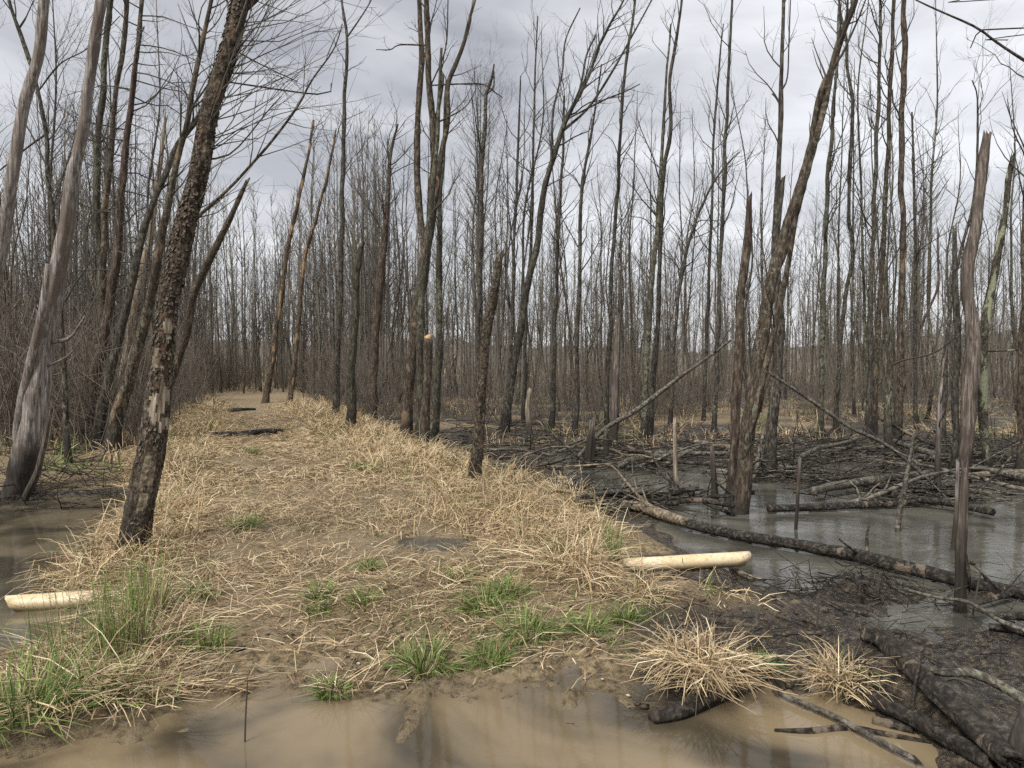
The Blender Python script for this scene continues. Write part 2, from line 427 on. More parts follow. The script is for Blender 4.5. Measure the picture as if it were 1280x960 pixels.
B_YLICH = bark_mat('bark_yellow_lichen', (0.022, 0.018, 0.014), (0.085, 0.075, 0.054), (0.19, 0.17, 0.13), lichen=0.7, patch=(0.25, 0.26, 0.165), patch_amt=0.2, zs=0.6)
L_NEAR = bark_mat('log_near', (0.010, 0.008, 0.007), (0.034, 0.028, 0.022), (0.10, 0.085, 0.068), lichen=0.0, flood=-9, zs=1.0, scale=15, bump=0.9, patch=(0.16, 0.128, 0.092), patch_amt=0.2)
def tint_mat(name, rough=0.7, trans=0.0):
    M = Mat(name); a = M.n('ShaderNodeVertexColor'); a.layer_name = 'tint'
    M.col(a.outputs[0]); M.rough(rough); M.b.inputs['Specular IOR Level'].default_value = 0.25
    return M.m
GRASS = tint_mat('grass_blade', 0.65)
def plain(name, c, rough=0.85):
    M = Mat(name); n = M.noise(M.coord((1, 1, 1)), 12, 3)
    M.col(M.mix(n, tuple(x * 0.7 for x in c), tuple(x * 1.35 for x in c))); M.rough(rough); return M.m
T_DARK = plain('twig_dark', (0.052, 0.045, 0.036))
T_GREY = plain('twig_grey', (0.095, 0.084, 0.067))
T_RED = plain('twig_red', (0.10, 0.075, 0.06))

def ground_mat():
    M = Mat('ground_soil'); a = M.n('ShaderNodeVertexColor'); a.layer_name = 'tint'
    sp = M.n('ShaderNodeSeparateColor'); M.l(a.outputs[0], sp.inputs[0])
    v = M.coord((1, 1, 1), 'Object', False)
    n1 = M.noise(v, 3.5, 6, 0.65); n2 = M.noise(v, 22, 6, 0.7); n3 = M.noise(v, 90, 4, 0.7)
    vs = M.vor(v, 55)
    mud = M.ramp(n2, [(0.38, (0.011, 0.009, 0.007)), (0.51, (0.055, 0.043, 0.030)), (0.63, (0.155, 0.125, 0.085))])
    sand = M.ramp(n2, [(0.36, (0.07, 0.05, 0.027)), (0.5, (0.22, 0.163, 0.09)), (0.64, (0.40, 0.31, 0.18))])
    peb = M.step(vs, 0.14, 0.22, 1.0, 0.0)
    sand = M.mix(M.math('MULTIPLY', peb, M.step(n1, 0.5, 0.66, 0, 0.7)), sand, (0.42, 0.36, 0.25))
    wv = M.n('ShaderNodeMapping'); M.l(v, wv.inputs[0]); wv.inputs['Scale'].default_value = (1, 6, 1); wv.inputs['Rotation'].default_value = (0, 0, 0.5)
    fib = M.noise(wv.outputs[0], 30, 5, 0.7, 0.8)
    straw = M.ramp(fib, [(0.38, (0.06, 0.042, 0.025)), (0.5, (0.235, 0.172, 0.098)), (0.62, (0.50, 0.39, 0.24))])
    def edge(ch, n, w=0.35):
        x = M.math('ADD', ch, M.math('MULTIPLY_ADD', n, 0.9, -0.45))
        return M.step(x, 0.5 - w / 2, 0.5 + w / 2)
    fs = edge(sp.outputs[1], n2); fm = edge(sp.outputs[0], n2)
    c = M.mix(fs, sand, straw); c = M.mix(fm, c, mud)
    g = edge(sp.outputs[2], n2)
    c = M.mix(M.math('MULTIPLY', g, 0.7), c, M.ramp(n3, [(0.3, (0.035, 0.045, 0.012)), (0.7, (0.10, 0.125, 0.035))]))
    M.col(c)
    wet = M.math('MULTIPLY', fm, M.step(n1, 0.40, 0.52))
    M.rough(M.math('MULTIPLY_ADD', wet, -0.70, 0.88))
    M.b.inputs['Specular IOR Level'].default_value = 0.4
    hh = M.math('ADD', M.math('MULTIPLY', n2, 1.0), M.math('MULTIPLY', n3, 0.4))
    M.bump(hh, 0.9, 0.045)
    return M.m
GROUND = ground_mat()

def water_mat(name, c0, c1, clear, ripple, rscale, ms=1.3):
    M = Mat(name); v = M.coord((1, 1, 1), 'Object', False)
    n = M.noise(v, ms, 4, 0.5, 0.6)
    M.col(M.mix(M.step(n, 0.36, 0.62), c0, c1)); M.rough(0.045); M.b.inputs['IOR'].default_value = 1.33
    mp = M.n('ShaderNodeMapping'); M.l(v, mp.inputs[0]); mp.inputs['Scale'].default_value = (1, 1.6, 1)
    h = M.math('MULTIPLY_ADD', M.noise(mp.outputs[0], rscale * 3, 3, 0.5, 0.6), 0.35, M.noise(mp.outputs[0], rscale, 3, 0.5, 0.4))
    M.bump(h, ripple, 0.02)
    # murky: a share of the body lets the bed show through near the shore
    tr = M.n('ShaderNodeBsdfTransparent'); tr.inputs[0].default_value = (0.80, 0.70, 0.52, 1)
    mx = M.n('ShaderNodeMixShader'); fr = M.n('ShaderNodeLayerWeight'); fr.inputs['Blend'].default_value = 0.3
    f = M.math('MULTIPLY_ADD', fr.outputs['Fresnel'], -clear, clear)
    M.l(f, mx.inputs[0]); M.l(M.b.outputs[0], mx.inputs[1]); M.l(tr.outputs[0], mx.inputs[2]); M.l(mx.outputs[0], M.out.inputs[0])
    return M.m
WATER = water_mat('water_swamp', (0.060, 0.058, 0.047), (0.125, 0.119, 0.098), 0.12, 0.2, 5)
DITCH = water_mat('water_ditch', (0.045, 0.039, 0.027), (0.15, 0.125, 0.08), 0.25, 0.08, 4)
PUDDLE = water_mat('water_puddle', (0.045, 0.038, 0.026), (0.235, 0.18, 0.108), 0.12, 0.02, 5, 0.9)

# ------------------------------------------------------------------ the setting
def axis(spans):
    a = []
    for lo, hi, st in spans:
        a.append(np.arange(lo, hi, st))
    a.append([spans[-1][1]])
    return np.concatenate(a)
gx = axis([(-400, -120, 28), (-120, -40, 8), (-40, -14, 1.3), (-14, -6.5, 0.3), (-6.5, -2.6, 0.05), (-2.6, 2.8, 0.03), (2.8, 7.5, 0.05), (7.5, 15, 0.3), (15, 40, 1.2), (40, 120, 8), (120, 400, 28)])
gy = axis([(-60, -4, 7), (-4, 2, 0.5), (2, 2.6, 0.06), (2.6, 5.2, 0.026), (5.2, 13.5, 0.06), (13.5, 24, 0.2), (24, 50, 0.9), (50, 130, 5), (130, 520, 30)])
X, Y = np.meshgrid(gx, gy)
Z = height(X, Y)
def zone(x, y, z):
    s = lat(x, y); sn = s + 0.5 * fbm(x * 0.9, y * 0.9, 1, 3)
    wet = sm(-0.02, -0.13, z)
    wet = np.where(y > 16, wet * 0.7 + 0.12 + 0.26 * sm(-0.5, 3.0, s), wet)
    onb = sm(2.4, 1.6, np.abs(sn))
    straw = onb * sm(3.9, 4.8, y + 0.7 * fbm(x * 1.2, y * 1.2, 2, 3))
    straw = np.maximum(straw, 0.62 * sm(15, 18, y)) * (1 - 0.25 * np.exp(-((s + 0.62) / 0.35) ** 2))
    nearmud = sm(0.1, 1.0, x) * sm(5.8, 4.6, y) * 0.75
    wet = np.maximum(wet, nearmud)
    wet = np.maximum(wet, 0.42 * sm(4.4, 3.8, y))
    green = 0.52 * np.exp(-((x - 1.35) / 0.35) ** 2 - ((y - 4.0) / 0.35) ** 2) + 0.5 * np.exp(-((x - 0.95) / 0.3) ** 2 - ((y - 7.0) / 0.4) ** 2) + 0.33 * np.exp(-((s + 1.1) / 0.5) ** 2) * sm(12, 17, y) * sm(40, 30, y)
    green = green + 0.3 * sm(15, 19, y) * (fbm(x * 0.4, y * 0.4, 5, 2) > 0.15)
    return np.stack([wet, straw, green], -1)
ZN = zone(X, Y, Z)
ny, nx = X.shape
idx = np.arange(nx * ny).reshape(ny, nx)
quads = np.stack([idx[:-1, :-1], idx[:-1, 1:], idx[1:, 1:], idx[1:, :-1]], -1).reshape(-1, 4)
cxm = (X[:-1, :-1] + X[1:, 1:]).ravel() / 2; cym = (Y[:-1, :-1] + Y[1:, 1:]).ravel() / 2
onpath = (np.abs(lat(cxm, cym) + 0.62) < 0.85) & (cym > 4.2) & (cym < 38)
allv = np.stack([X.ravel(), Y.ravel(), Z.ravel()], -1); allc = ZN.reshape(-1, 3)
for nm, mask in (('ground', ~onpath), ('path', onpath)):
    q = quads[mask]; used, inv = np.unique(q, return_inverse=True)
    G = Geo(); G.add(allv[used], inv.reshape(-1, 4), c=allc[used])
    o = link(nm, G.mesh(nm, GROUND)); tag(o, kind='structure')

def sheet(name, pts, z, mat):
    G = Geo(); n = len(pts); P = np.array([(x, y, z) for x, y in pts])
    m = bpy.data.meshes.new(name); m.from_pydata([tuple(p) for p in P], [], [list(range(n))]); m.materials.append(mat)
    o = link(name, m); tag(o, kind='structure'); return o
sheet('swamp_water', [(2.3, 1.0), (26, 1.0), (26, 45), (cline(45), 45), (cline(4.6), 4.6), (2.3, 4.5)], WZ, WATER)
sheet('ditch_water', [(cline(4.4) - 0.02, 4.4), (cline(45) - 0.02, 45), (-40, 45), (-40, 4.4)], DZ, DITCH)
sheet('puddle', [(-3.3, 0.6), (2.04, 0.6), (2.04, 3.6), (1.9, 4.25), (-3.3, 4.25)], PZ, PUDDLE)
sheet('path_puddle', [(-1.25, 6.4), (-0.2, 6.4), (-0.2, 7.35), (-1.25, 7.35)], -0.005, WATER)

# wooded rise far behind the swamp
rg = np.random.RandomState(77)
G = Geo()
ang = np.linspace(radians(-62), radians(62), 1500); rr = np.array([150, 165, 185, 215, 260])
prof = np.array([0.0, 0.55, 0.85, 1.0, 0.9])
hgt = 5.0 + 3.0 * fbm(ang * 3 + 5, ang * 0, 2, 3) * 2 + 5.0 * sm(0.1, -0.5, ang)
VV = np.array([[rr[k] * np.sin(ang), rr[k] * np.cos(ang), 0.5 + prof[k] * (hgt + 1.0 * fbm(ang * 160, ang * 0 + k, 3, 3) + 1.1 * rg.rand(len(ang)) ** 2)] for k in range(5)]).transpose(0, 2, 1)
n = len(ang); ii = np.arange(4)[:, None] * n + np.arange(n - 1)[None]
G.add(VV.reshape(-1, 3), np.stack([ii, ii + 1, ii + n + 1, ii + n], -1).reshape(-1, 4))
M = Mat('hill_wood'); nn_ = M.noise(M.coord((1, 1, 0.25), 'Object', False), 0.9, 5, 0.7)
M.col(M.ramp(nn_, [(0.35, (0.09, 0.078, 0.062)), (0.65, (0.19, 0.168, 0.138))])); M.rough(0.95)
tag(link('hill', G.mesh('hill', M.m)), kind='structure')

# ------------------------------------------------------------------ trees described one by one
def build_px(pts, D, base_z, dl=0.0):
    """pts bottom to top: (px, py, width px); returns local path + radii, base location"""
    a = np.array(pts, float); n = len(a)
    W = []
    for k, (px, py, w) in enumerate(a):
        Dk = D + dl * k / max(n - 1, 1)
        W.append(np.append(at_d(px, py, Dk), 0.5 * w * Dk / F))
    return np.array(W)
HERO = []
SLIM = 0.78
def hero(name, label, mat, pts, seed, D=None, sides=14, crown=0, cl=(0.5, 1.5), c0=0.45, c1=1.0, tm=None, broken=False, jag=0.25,
         stems=(), branches=(), rough=0.3, dl=0.0, flare=0.5, cat='tree', dens=3.0, ang=(0.4, 0.9), up=0.08, depth=2, side=None, group=None, ring=0.07):
    if mat in (W_GREY, W_PURPLE): sides = max(sides, 22)
    pts = [(a_, b_, c_ * SLIM) for a_, b_, c_ in pts]; flare = flare * 0.8
    if name == 'leaning_tree' and mat is B_FLAKY: pts = [(a_, b_, c_ * 1.02) for a_, b_, c_ in pts]
    rng = np.random.RandomState(seed)
    tm = tm or T_DARK
    if D is None: D = float(gp(pts[0][0], pts[0][1])[1])
    W = build_px(pts, D, 0, dl)
    gz = H1(W[0, 0], W[0, 1])
    base = np.array([W[0, 0], W[0, 1], gz])
    if W[0, 2] > gz + 0.05:                      # hidden foot: run the trunk on down to the ground
        d = W[1, :3] - W[0, :3]; k = (W[0, 2] - gz + 0.06) / max(d[2], 0.1)
        foot = W[0].copy(); foot[:3] -= d * min(k, 3) * np.array([0.6, 0.6, 1]); foot[2] = gz - 0.06
        W = np.vstack([foot, W]); base = np.array([foot[0], foot[1], gz])
    else:
        W[0, 2] = gz - 0.12
    W[:, :3] -= base
    L = np.linalg.norm(np.diff(W[:, :3], axis=0), axis=1).sum()
    n = int(min(220, max(12, L / ring)))
    S = spline(W, n); P = S[:, :3]; R = np.maximum(S[:, 3], 0.004)
    # small sideways irregularity
    d = np.linspace(0, L, n)
    P = P + np.stack([vn(d * 1.4, d * 0 + seed, 1), vn(d * 1.4, d * 0 + seed + 9, 2), d * 0], -1) * np.minimum(R * 1.1, 0.06)[:, None]
    R = R * (1 + flare * np.exp(-np.maximum(P[:, 2], 0) / 0.18))
    e = empty(name, base); tag(e, label, cat, group)
    G = Geo(); tube(G, P, R, sides, rough, rng, jag if broken else 0.0, flute=0.35 if mat in (W_GREY, W_PURPLE) else 0.12)
    tr = link('trunk', G.mesh('trunk', mat), e)
    C = Geo()
    if crown: sprout(C, rng, P, R, crown, c0, c1, cl[0], cl[1], ang, depth, dens, up, side)
    def sub(nm, spec, minr):
        pp, sn = spec[0], spec[1] if len(spec) > 1 else 0
        sl = spec[2] if len(spec) > 2 else (0.3, 0.9)
        # start on the trunk nearest to the first pixel
        w0 = build_px(pp[:1], D, 0)[0, :3] - base
        j = int(np.argmin(np.linalg.norm((P - w0)[:, [0, 2]], axis=1)))
        dj = P[j, 1]; a = []
        dd = rng.uniform(-0.12, 0.12)
        for k, (px, py, w) in enumerate(pp):
            w = w * SLIM
            Dk = base[1] + dj + dd * D * 0.3 * (k / max(len(pp) - 1, 1)) * 1.0
            q = np.append(at_d(px, py, Dk) - base, max(minr, 0.5 * w * Dk / F)); a.append(q)
        a[0][:3] = P[j]
        a = np.array(a); Lb = np.linalg.norm(np.diff(a[:, :3], axis=0), axis=1).sum()
        S2 = spline(a, int(max(8, min(90, Lb / 0.09)))); R2 = np.maximum(S2[:, 3], 0.003)
        g = Geo(); tube(g, S2[:, :3], R2, 9 if nm == 'stem' else 6, rough * 0.8, rng, 0.12 if (len(spec) > 3) else 0)
        link(nm, g.mesh(nm, mat), e)
        if sn: sprout(C, rng, S2[:, :3], R2, sn, 0.25, 1.0, sl[0], sl[1], (0.4, 0.9), 2, dens, up)
    for sp_ in stems: sub('stem', sp_, 0.006)
    for sp_ in branches: sub('branch', sp_, 0.004)
    if C.n: link('crown', C.mesh('crown', tm), e)
    HERO.append((base[0], base[1]))
    return e, P, R

# --- left of the path
hero('dead_tree', 'pale grey barkless trunk leaning in at the far left edge of the photo', W_GREY,
     [(-62, 640, 27), (-24, 450, 22), (1, 317, 19), (20, 200, 17), (38, 100, 16), (56, 0, 15), (80, -130, 11)], 1, flare=0.1, D=8.5, rough=0.12, broken=True)
hero('dead_tree', 'grey barkless leaning trunk with a split grain, standing beside the left ditch', W_GREY,
     [(24, 614, 44), (38, 540, 37), (54, 450, 31), (73, 330, 24), (95, 210, 19), (110, 100, 17), (124, 0, 16), (142, -120, 12)], 2, flare=0.1, sides=22, rough=0.26, broken=True, ring=0.05,
     stems=[([(20, 592, 16), (22, 540, 15), (34, 470, 13), (52, 395, 12), (60, 330, 8)],)],
     branches=[([(72, 430, 7), (85, 424, 6), (97, 410, 4), (106, 395, 3)],), ([(58, 460, 4), (85, 445, 3), (100, 425, 2)],)])
hero('tree', 'thin black crooked tree between the two grey barkless trunks', B_DARK,
     [(84, 560, 9), (76, 400, 8), (67, 287, 7), (57, 213, 6.5), (58, 173, 6), (47, 112, 5.5), (32, 63, 6), (14, 10, 5), (2, -40, 4)], 3, D=13, crown=12, cl=(0.5, 1.8), c0=0.3,
     branches=[([(47, 112, 3), (75, 80, 2.5), (110, 60, 2), (150, 20, 1.5)], 6), ([(57, 170, 3), (40, 180, 3), (15, 200, 2.5), (0, 213, 2)], 4), ([(64, 262, 3), (85, 200, 2.5), (100, 150, 2)], 6)])
hero('tree', 'lichen-covered tree with a grey-green leaning base behind the split grey trunk', B_LICH,
     [(92, 545, 17), (108, 495, 15), (122, 440, 13), (126, 380, 12), (125, 317, 11), (122, 250, 11), (122, 167, 10), (130, 100, 9), (137, 0, 9), (142, -100, 7)], 4, crown=14, cl=(0.6, 1.8), c0=0.4)
hero('dead_tree', 'slim bare dead tree just left of the dead pine', B_BROWN,
     [(118, 535, 15), (128, 430, 11), (130, 300, 10), (133, 250, 9), (137, 200, 8), (143, 133, 7.5), (152, 67, 7), (158, 0, 7), (163, -50, 6)], 5, D=17, crown=14, cl=(0.5, 1.7), broken=True)
e_, Pp, Rp = hero('dead_pine', 'dead pine with reddish trunk, broken tip and many drooping side branches', B_RED,
     [(108, 528, 16), (125, 450, 14), (138, 370, 13), (147, 317, 12), (152, 233, 11), (157, 183, 10), (163, 133, 8.5), (170, 83, 7.5), (176, 2, 6)], 6, D=16, crown=10, cl=(0.5, 1.2), c0=0.25, broken=True, ang=(1.1, 1.5), up=0.0)
C = Geo(); rng = np.random.RandomState(61)
for f in np.linspace(0.33, 0.97, 34):       # whorls of arching branches, longer to the right
    i = int(f * (len(Pp) - 1)); s_ = 1 if rng.rand() < 0.68 else -1
    d = np.array([s_ * 1.0, rng.normal(0, 0.55), rng.uniform(0.05, 0.4)])
    L = rng.uniform(1.2, 3.0) * (1 if s_ > 0 else 0.6) * (1.15 - 0.4 * f)
    twig(C, rng, Pp[i], d, L, 0.016, 2, 0.22, -0.05, 3.2)
link('branch', C.mesh('branch', T_DARK), e_)
hero('snag', 'pale pointed snag rising between the dead pine and the leaning flaky tree', W_PALE,
     [(150, 520, 14), (158, 453, 13), (167, 387, 12), (180, 320, 10), (187, 300, 9), (200, 200, 6.5), (207, 150, 4)], 7, D=18, broken=True, crown=6, cl=(0.3, 0.8), rough=0.15)
hero('tree', 'dark tree leaning right that disappears behind the flaky-barked trunk', B_DARK,
     [(128, 520, 16), (150, 420, 13), (170, 340, 11), (183, 283, 10), (200, 233, 9), (217, 190, 9), (247, 150, 8), (275, 95, 6), (300, 40, 5), (320, -30, 4)], 8, D=15, crown=14, cl=(0.5, 1.6), c0=0.5)
hero('tree', 'mossy brown leaning tree low behind the flaky-barked trunk', B_BROWN,
     [(145, 530, 22), (162, 470, 18), (185, 390, 15), (198, 320, 13), (215, 230, 10), (240, 120, 8), (262, 10, 6), (275, -60, 5)], 9, D=14.5, crown=16, cl=(0.6, 1.8), c0=0.5)
# the big flaky-barked tree in front
ft, FP, FR = hero('leaning_tree', 'big brown leaning tree with flaking bark and a pale scar, left of the path', B_FLAKY,
     [(160, 690, 41), (173, 640, 39), (195, 530, 37), (205, 453, 33), (212, 387, 31), (222, 330, 33), (230, 290, 31), (245, 233, 29), (253, 190, 27), (262, 133, 27), (280, 67, 27), (299, 0, 24), (330, -110, 20), (360, -230, 14), (380, -330, 8)],
     10, sides=40, rough=0.24, ring=0.028, flare=0.3, crown=12, cl=(0.6, 1.6), c0=0.62, c1=1.0, tm=T_GREY,
     stems=[([(305, 14, 11), (318, 2, 9), (340, -40, 7), (370, -120, 5)], 8)],
     branches=[([(263, 205, 3.5), (285, 194, 3), (310, 170, 2.4), (335, 138, 2), (352, 120, 1.5)], 5, (0.3, 0.8)),
               ([(240, 287, 6), (262, 258, 5.5), (290, 232, 5), (313, 207, 5), (340, 176, 4.6), (372, 133, 4), (390, 100, 3), (417, 62, 2.2), (428, 30, 1.6)], 9, (0.3, 0.9)),
               ([(373, 133, 3), (400, 118, 2.4), (414, 104, 1.8)], 2, (0.2, 0.5)),
               ([(296, 62, 2.6), (325, 80, 2.2), (350, 92, 2), (372, 102, 1.4)], 5, (0.3, 0.8))])
C = Geo(); rng = np.random.RandomState(101)
for _ in range(60):                                    # fine grey twigs sweeping up to the right of the trunk
    k = int(rng.uniform(0.42, 0.78) * (len(FP) - 1))
    twig(C, rng, FP[k], np.array([rng.uniform(0.4, 1.1), rng.normal(0, 0.5), rng.uniform(0.1, 0.7)]), rng.uniform(0.6, 1.5), 0.006, 1, 0.13, 0.05, 3.0, 3)
link('twigs', C.mesh('twigs', T_GREY), ft)
tm_ = [o for o in ft.children if o.name.startswith('trunk')][0].data
for m_ in (W_PALE, L_TAN): tm_.materials.append(m_)
bl = np.array(ft.location); ctr = np.empty(len(tm_.polygons) * 3); tm_.polygons.foreach_get('center', ctr); ctr = ctr.reshape(-1, 3)
mi = np.zeros(len(ctr), int)
SCARS = [(203, 505, 9, 28, 1), (206, 530, 6, 12, 1), (213, 408, 4.5, 9, 1), (192, 585, 7, 30, 2), (186, 625, 6, 14, 2), (200, 450, 5, 12, 2), (262, 190, 4, 10, 2)]
rad_ = ctr[:, 1] - np.interp(ctr[:, 2], FP[:, 2], FP[:, 1])
scar_pts = []
for px, py, a_, b_, m_ in SCARS:
    w = at_d(px, py, bl[1]) - bl; k_ = bl[1] / F; ax = np.interp(ctr[:, 2], FP[:, 2], FP[:, 0]); ax0 = np.interp(w[2], FP[:, 2], FP[:, 0])
    dx_ = ((ctr[:, 0] - ax) - (w[0] - ax0)) / (a_ * k_); dz_ = (ctr[:, 2] - w[2]) / (b_ * k_)
    e2 = dx_ ** 2 + dz_ ** 2 + 1.5 * fbm(ctr[:, 0] * 25, ctr[:, 2] * 9, 2, 3)
    mi[(e2 < 0.8) & (rad_ < 0.02)] = m_
    scar_pts.append((w[0], w[2], a_ * k_, b_ * k_))
tm_.polygons.foreach_set('material_index', mi.astype(np.int32))
Gf = Geo(); rng = np.random.RandomState(102)          # loose plates of bark
T = np.gradient(FP, axis=0); T /= np.linalg.norm(T, axis=1, keepdims=True)
for _ in range(3200):
    k = rng.randint(3, len(FP) - 30); a = rng.uniform(0, 2 * pi)
    t = T[k]; n1_ = unit(np.cross(t, [0, 1, 0])); n2_ = np.cross(t, n1_)
    o = cos(a) * n1_ + sin(a) * n2_; w_ = np.cross(t, o)
    c = FP[k] + o * FR[k] * rng.uniform(0.98, 1.05); hw = rng.uniform(0.004, 0.013); hl = rng.uniform(0.008, 0.026)
    if o[1] < 0.2 and any(((c[0] - X_) / (1.2 * A_)) ** 2 + ((c[2] - Z_) / (1.1 * B_)) ** 2 < 1 for X_, Z_, A_, B_ in scar_pts): continue
    lift = rng.uniform(0.001, 0.008); tl = rng.uniform(-0.3, 0.3)
    t2 = unit(t + w_ * tl)
    v = [c - w_ * hw - t2 * hl + o * lift, c + w_ * hw * 0.8 - t2 * hl * 0.7 + o * lift * 1.4, c + w_ * hw * 1.1 + t2 * hl * 0.8 - o * 0.002, c - w_ * hw * 0.7 + t2 * hl - o * 0.003]
    v += [p - o * 0.006 for p in v]
    Gf.add(v, [[0, 1, 2, 3], [0, 4, 5, 1], [1, 5, 6, 2], [3, 7, 4, 0]])
fl = link('bark_flakes', Gf.mesh('bark_flakes', B_FLAKE, False), ft); fl['kind'] = 'stuff'
hero('snag', 'short leaning snag with orange patches just right of the flaky-barked tree', B_BROWN,
     [(205, 500, 15), (230, 427, 12), (243, 370, 12), (267, 313, 11), (290, 267, 9), (308, 230, 5)], 11, D=20, broken=True, crown=4, cl=(0.3, 0.7))
hero('leaning_branch', 'bent dead branch propped at the water beside the grey barkless trunk', W_PURPLE,
     [(10, 652, 7), (30, 622, 10), (45, 590, 9), (56, 550, 7), (62, 520, 4)], 12, D=9.6, cat='branch', broken=True, sides=9, flare=0.0)
# --- the end of the path and the middle
hero('dead_tree', 'orange barkless-based slim tree, left one of the pair at the path end', B_ORANGE,
     [(331, 503, 9), (337, 470, 9), (347, 403, 8), (358, 320, 7), (372, 255, 6), (385, 195, 4), (392, 150, 3)], 13, D=30, crown=12, cl=(0.6, 1.8), tm=T_RED)
hero('dead_tree', 'orange barkless-based slim tree, right one of the pair at the path end', B_ORANGE,
     [(361, 508, 8), (367, 463, 8), (373, 403, 7), (382, 320, 6), (398, 262, 5), (412, 205, 4), (420, 160, 2)], 14, D=29, crown=14, cl=(0.6, 1.8), tm=T_RED)
hero('tree', 'tall thin dark tree with a forked top right of the path end', B_DARK,
     [(418, 527, 11), (422, 440, 9), (426, 330, 7.5), (429, 200, 6.5), (431, 120, 5.5), (433, 48, 4.5), (427, 0, 3.5), (420, -60, 2)], 15, D=22, crown=12, cl=(0.5, 1.5), c0=0.4, flare=0.6,
     branches=[([(433, 48, 3), (448, 26, 2.5), (464, 0, 2), (475, -30, 1.5)], 3)])
hero('snag', 'lichen-yellow upright trunk at the edge of the grass right of the path', B_LICH,
     [(437, 548, 15), (440, 470, 13), (443, 400, 12), (449, 320, 10), (452, 306, 7)], 16, D=18, broken=True, crown=3, cl=(0.3, 0.9))
hero('tree', 'reddish brown flaky trunk in the thicket behind the lichen-yellow one', B_RED,
     [(465, 512, 14), (468, 450, 13), (472, 380, 13), (478, 310, 11), (484, 240, 8), (488, 190, 5), (497, 155, 2.5)], 17, D=24, crown=30, cl=(0.6, 1.9), c0=0.4)
hero('tree', 'large three-stemmed tree with lichen right of the path, reaching above the frame', B_BROWN,
     [(506, 570, 20), (511, 490, 17), (518, 420, 18), (528, 350, 18), (535, 300, 15), (542, 230, 12), (544, 207, 11), (542, 160, 9.5), (535, 83, 8.5), (533, 0, 8), (532, -110, 6)], 18, D=16.5, sides=16, crown=12, cl=(0.5, 1.5), c0=0.55, rough=0.34,
     stems=[([(530, 318, 12), (528, 290, 11), (522, 233, 10.5), (522, 150, 9.5), (527, 73, 8.5), (524, 0, 7.5), (522, -100, 6)], 6, (0.4, 1.2)),
            ([(538, 300, 11), (545, 240, 10), (552, 190, 8.5), (560, 150, 7.5), (560, 107, 7), (570, 80, 7), (580, 53, 6), (588, 20, 5), (596, -10, 4), (610, -80, 3)], 8, (0.4, 1.0)),
            ([(545, 165, 6), (549, 130, 6), (553, 97, 5), (553, 94, 4)], 0, (0.3, 0.6), 1)],
     branches=[([(556, 110, 2.5), (557, 60, 2.5), (560, 0, 2), (562, -50, 1.5)], 4), ([(570, 105, 2.5), (600, 105, 2.2), (618, 115, 1.8), (628, 122, 1.4)], 4, (0.2, 0.6)), ([(524, 58, 2.5), (500, 56, 2.2), (488, 62, 1.8), (470, 62, 1.2)], 3, (0.2, 0.5)), ([(555, 155, 3), (580, 135, 2), (596, 110, 1.4)], 3)])
hero('tree', 'mossy lichen-spotted trunk standing between the three-stemmed tree and the orange-topped stump', B_LICH,
     [(523, 572, 15), (524, 500, 12), (526, 420, 11), (530, 340, 10), (540, 260, 8), (548, 150, 6), (552, 60, 4)], 19, D=16.0, crown=5)
hero('stump', 'tall beaver-height stump with a fresh orange broken top', B_BROWN,
     [(530, 570, 18), (531, 520, 14), (534, 470, 13), (535, 424, 13)], 20, D=15.6, broken=True, jag=0.04, cat='stump')
o_ = bpy.data.objects[[o.name for o in bpy.data.objects if o.name.startswith('stump')][-1]]
g = Geo(); rng = np.random.RandomState(3); tp = at_d(535, 424, 15.6) - np.array(o_.location)
tube(g, np.array([tp - [0, 0, 0.02], tp + [0.0, 0, 0.03], tp + [0.03, 0, 0.06]]), [0.072, 0.070, 0.03], 12, 0.4, rng, 0.10)
link('broken_top', g.mesh('broken_top', W_FRESH), o_)['label'] = 'fresh orange broken wood at the top'
hero('tree', 'upright lichen-blotched trunk right of the orange-topped stump', B_LICH,
     [(545, 557, 13), (548, 490, 11), (549, 420, 10), (548, 320, 9), (550, 260, 7), (555, 180, 5), (558, 100, 3)], 21, D=17.5, crown=8)
hero('snag', 'slim dark snag with a bent two-pronged tip above the stump', B_DARK,
     [(601, 520, 10), (598, 420, 8.5), (600, 317, 8), (603, 200, 6.5), (607, 125, 6), (608, 117, 6), (615, 98, 4.5), (618, 80, 2)], 22, D=21, crown=10, cl=(0.4, 1.2), c0=0.4,
     branches=[([(608, 117, 4), (617, 108, 3), (617, 85, 2)],), ([(604, 195, 3), (596, 160, 2), (590, 120, 1)], 3)])
hero('snag', 'thick snag with checkered flaking bark and black wet base beside the straw bank', B_FLAKY,
     [(591, 606, 21), (597, 540, 17), (601, 490, 16), (606, 440, 15), (614, 390, 15), (620, 345, 13), (624, 320, 10)], 23, sides=22, broken=True, jag=0.12, ring=0.03, rough=0.34, crown=2, cl=(0.3, 0.7))
hero('tree', 'leaning tree with pale barkless middle and branches swept to the right', B_DARK,
     [(628, 538, 14), (637, 487, 12), (646, 440, 11), (656, 370, 11), (670, 310, 10), (680, 240, 9), (702, 167, 8), (717, 133, 7), (735, 95, 5), (747, 60, 4.5), (763, 30, 4), (780, 0, 3), (800, -50, 2)], 24, D=19, crown=26, cl=(0.6, 2.0), c0=0.5,
     branches=[([(704, 167, 5), (735, 135, 4), (765, 90, 3.5), (790, 45, 3), (812, 5, 2), (830, -30, 1.5)], 9), ([(693, 205, 4), (690, 160, 3.5), (693, 130, 3.2), (703, 90, 3), (707, 50, 2.5), (725, 10, 2)], 8), ([(712, 145, 4), (725, 110, 3.5), (733, 70, 3), (745, 43, 2.5)], 5), ([(720, 155, 3), (755, 125, 2.5), (780, 115, 2), (800, 105, 1.5)], 6)])
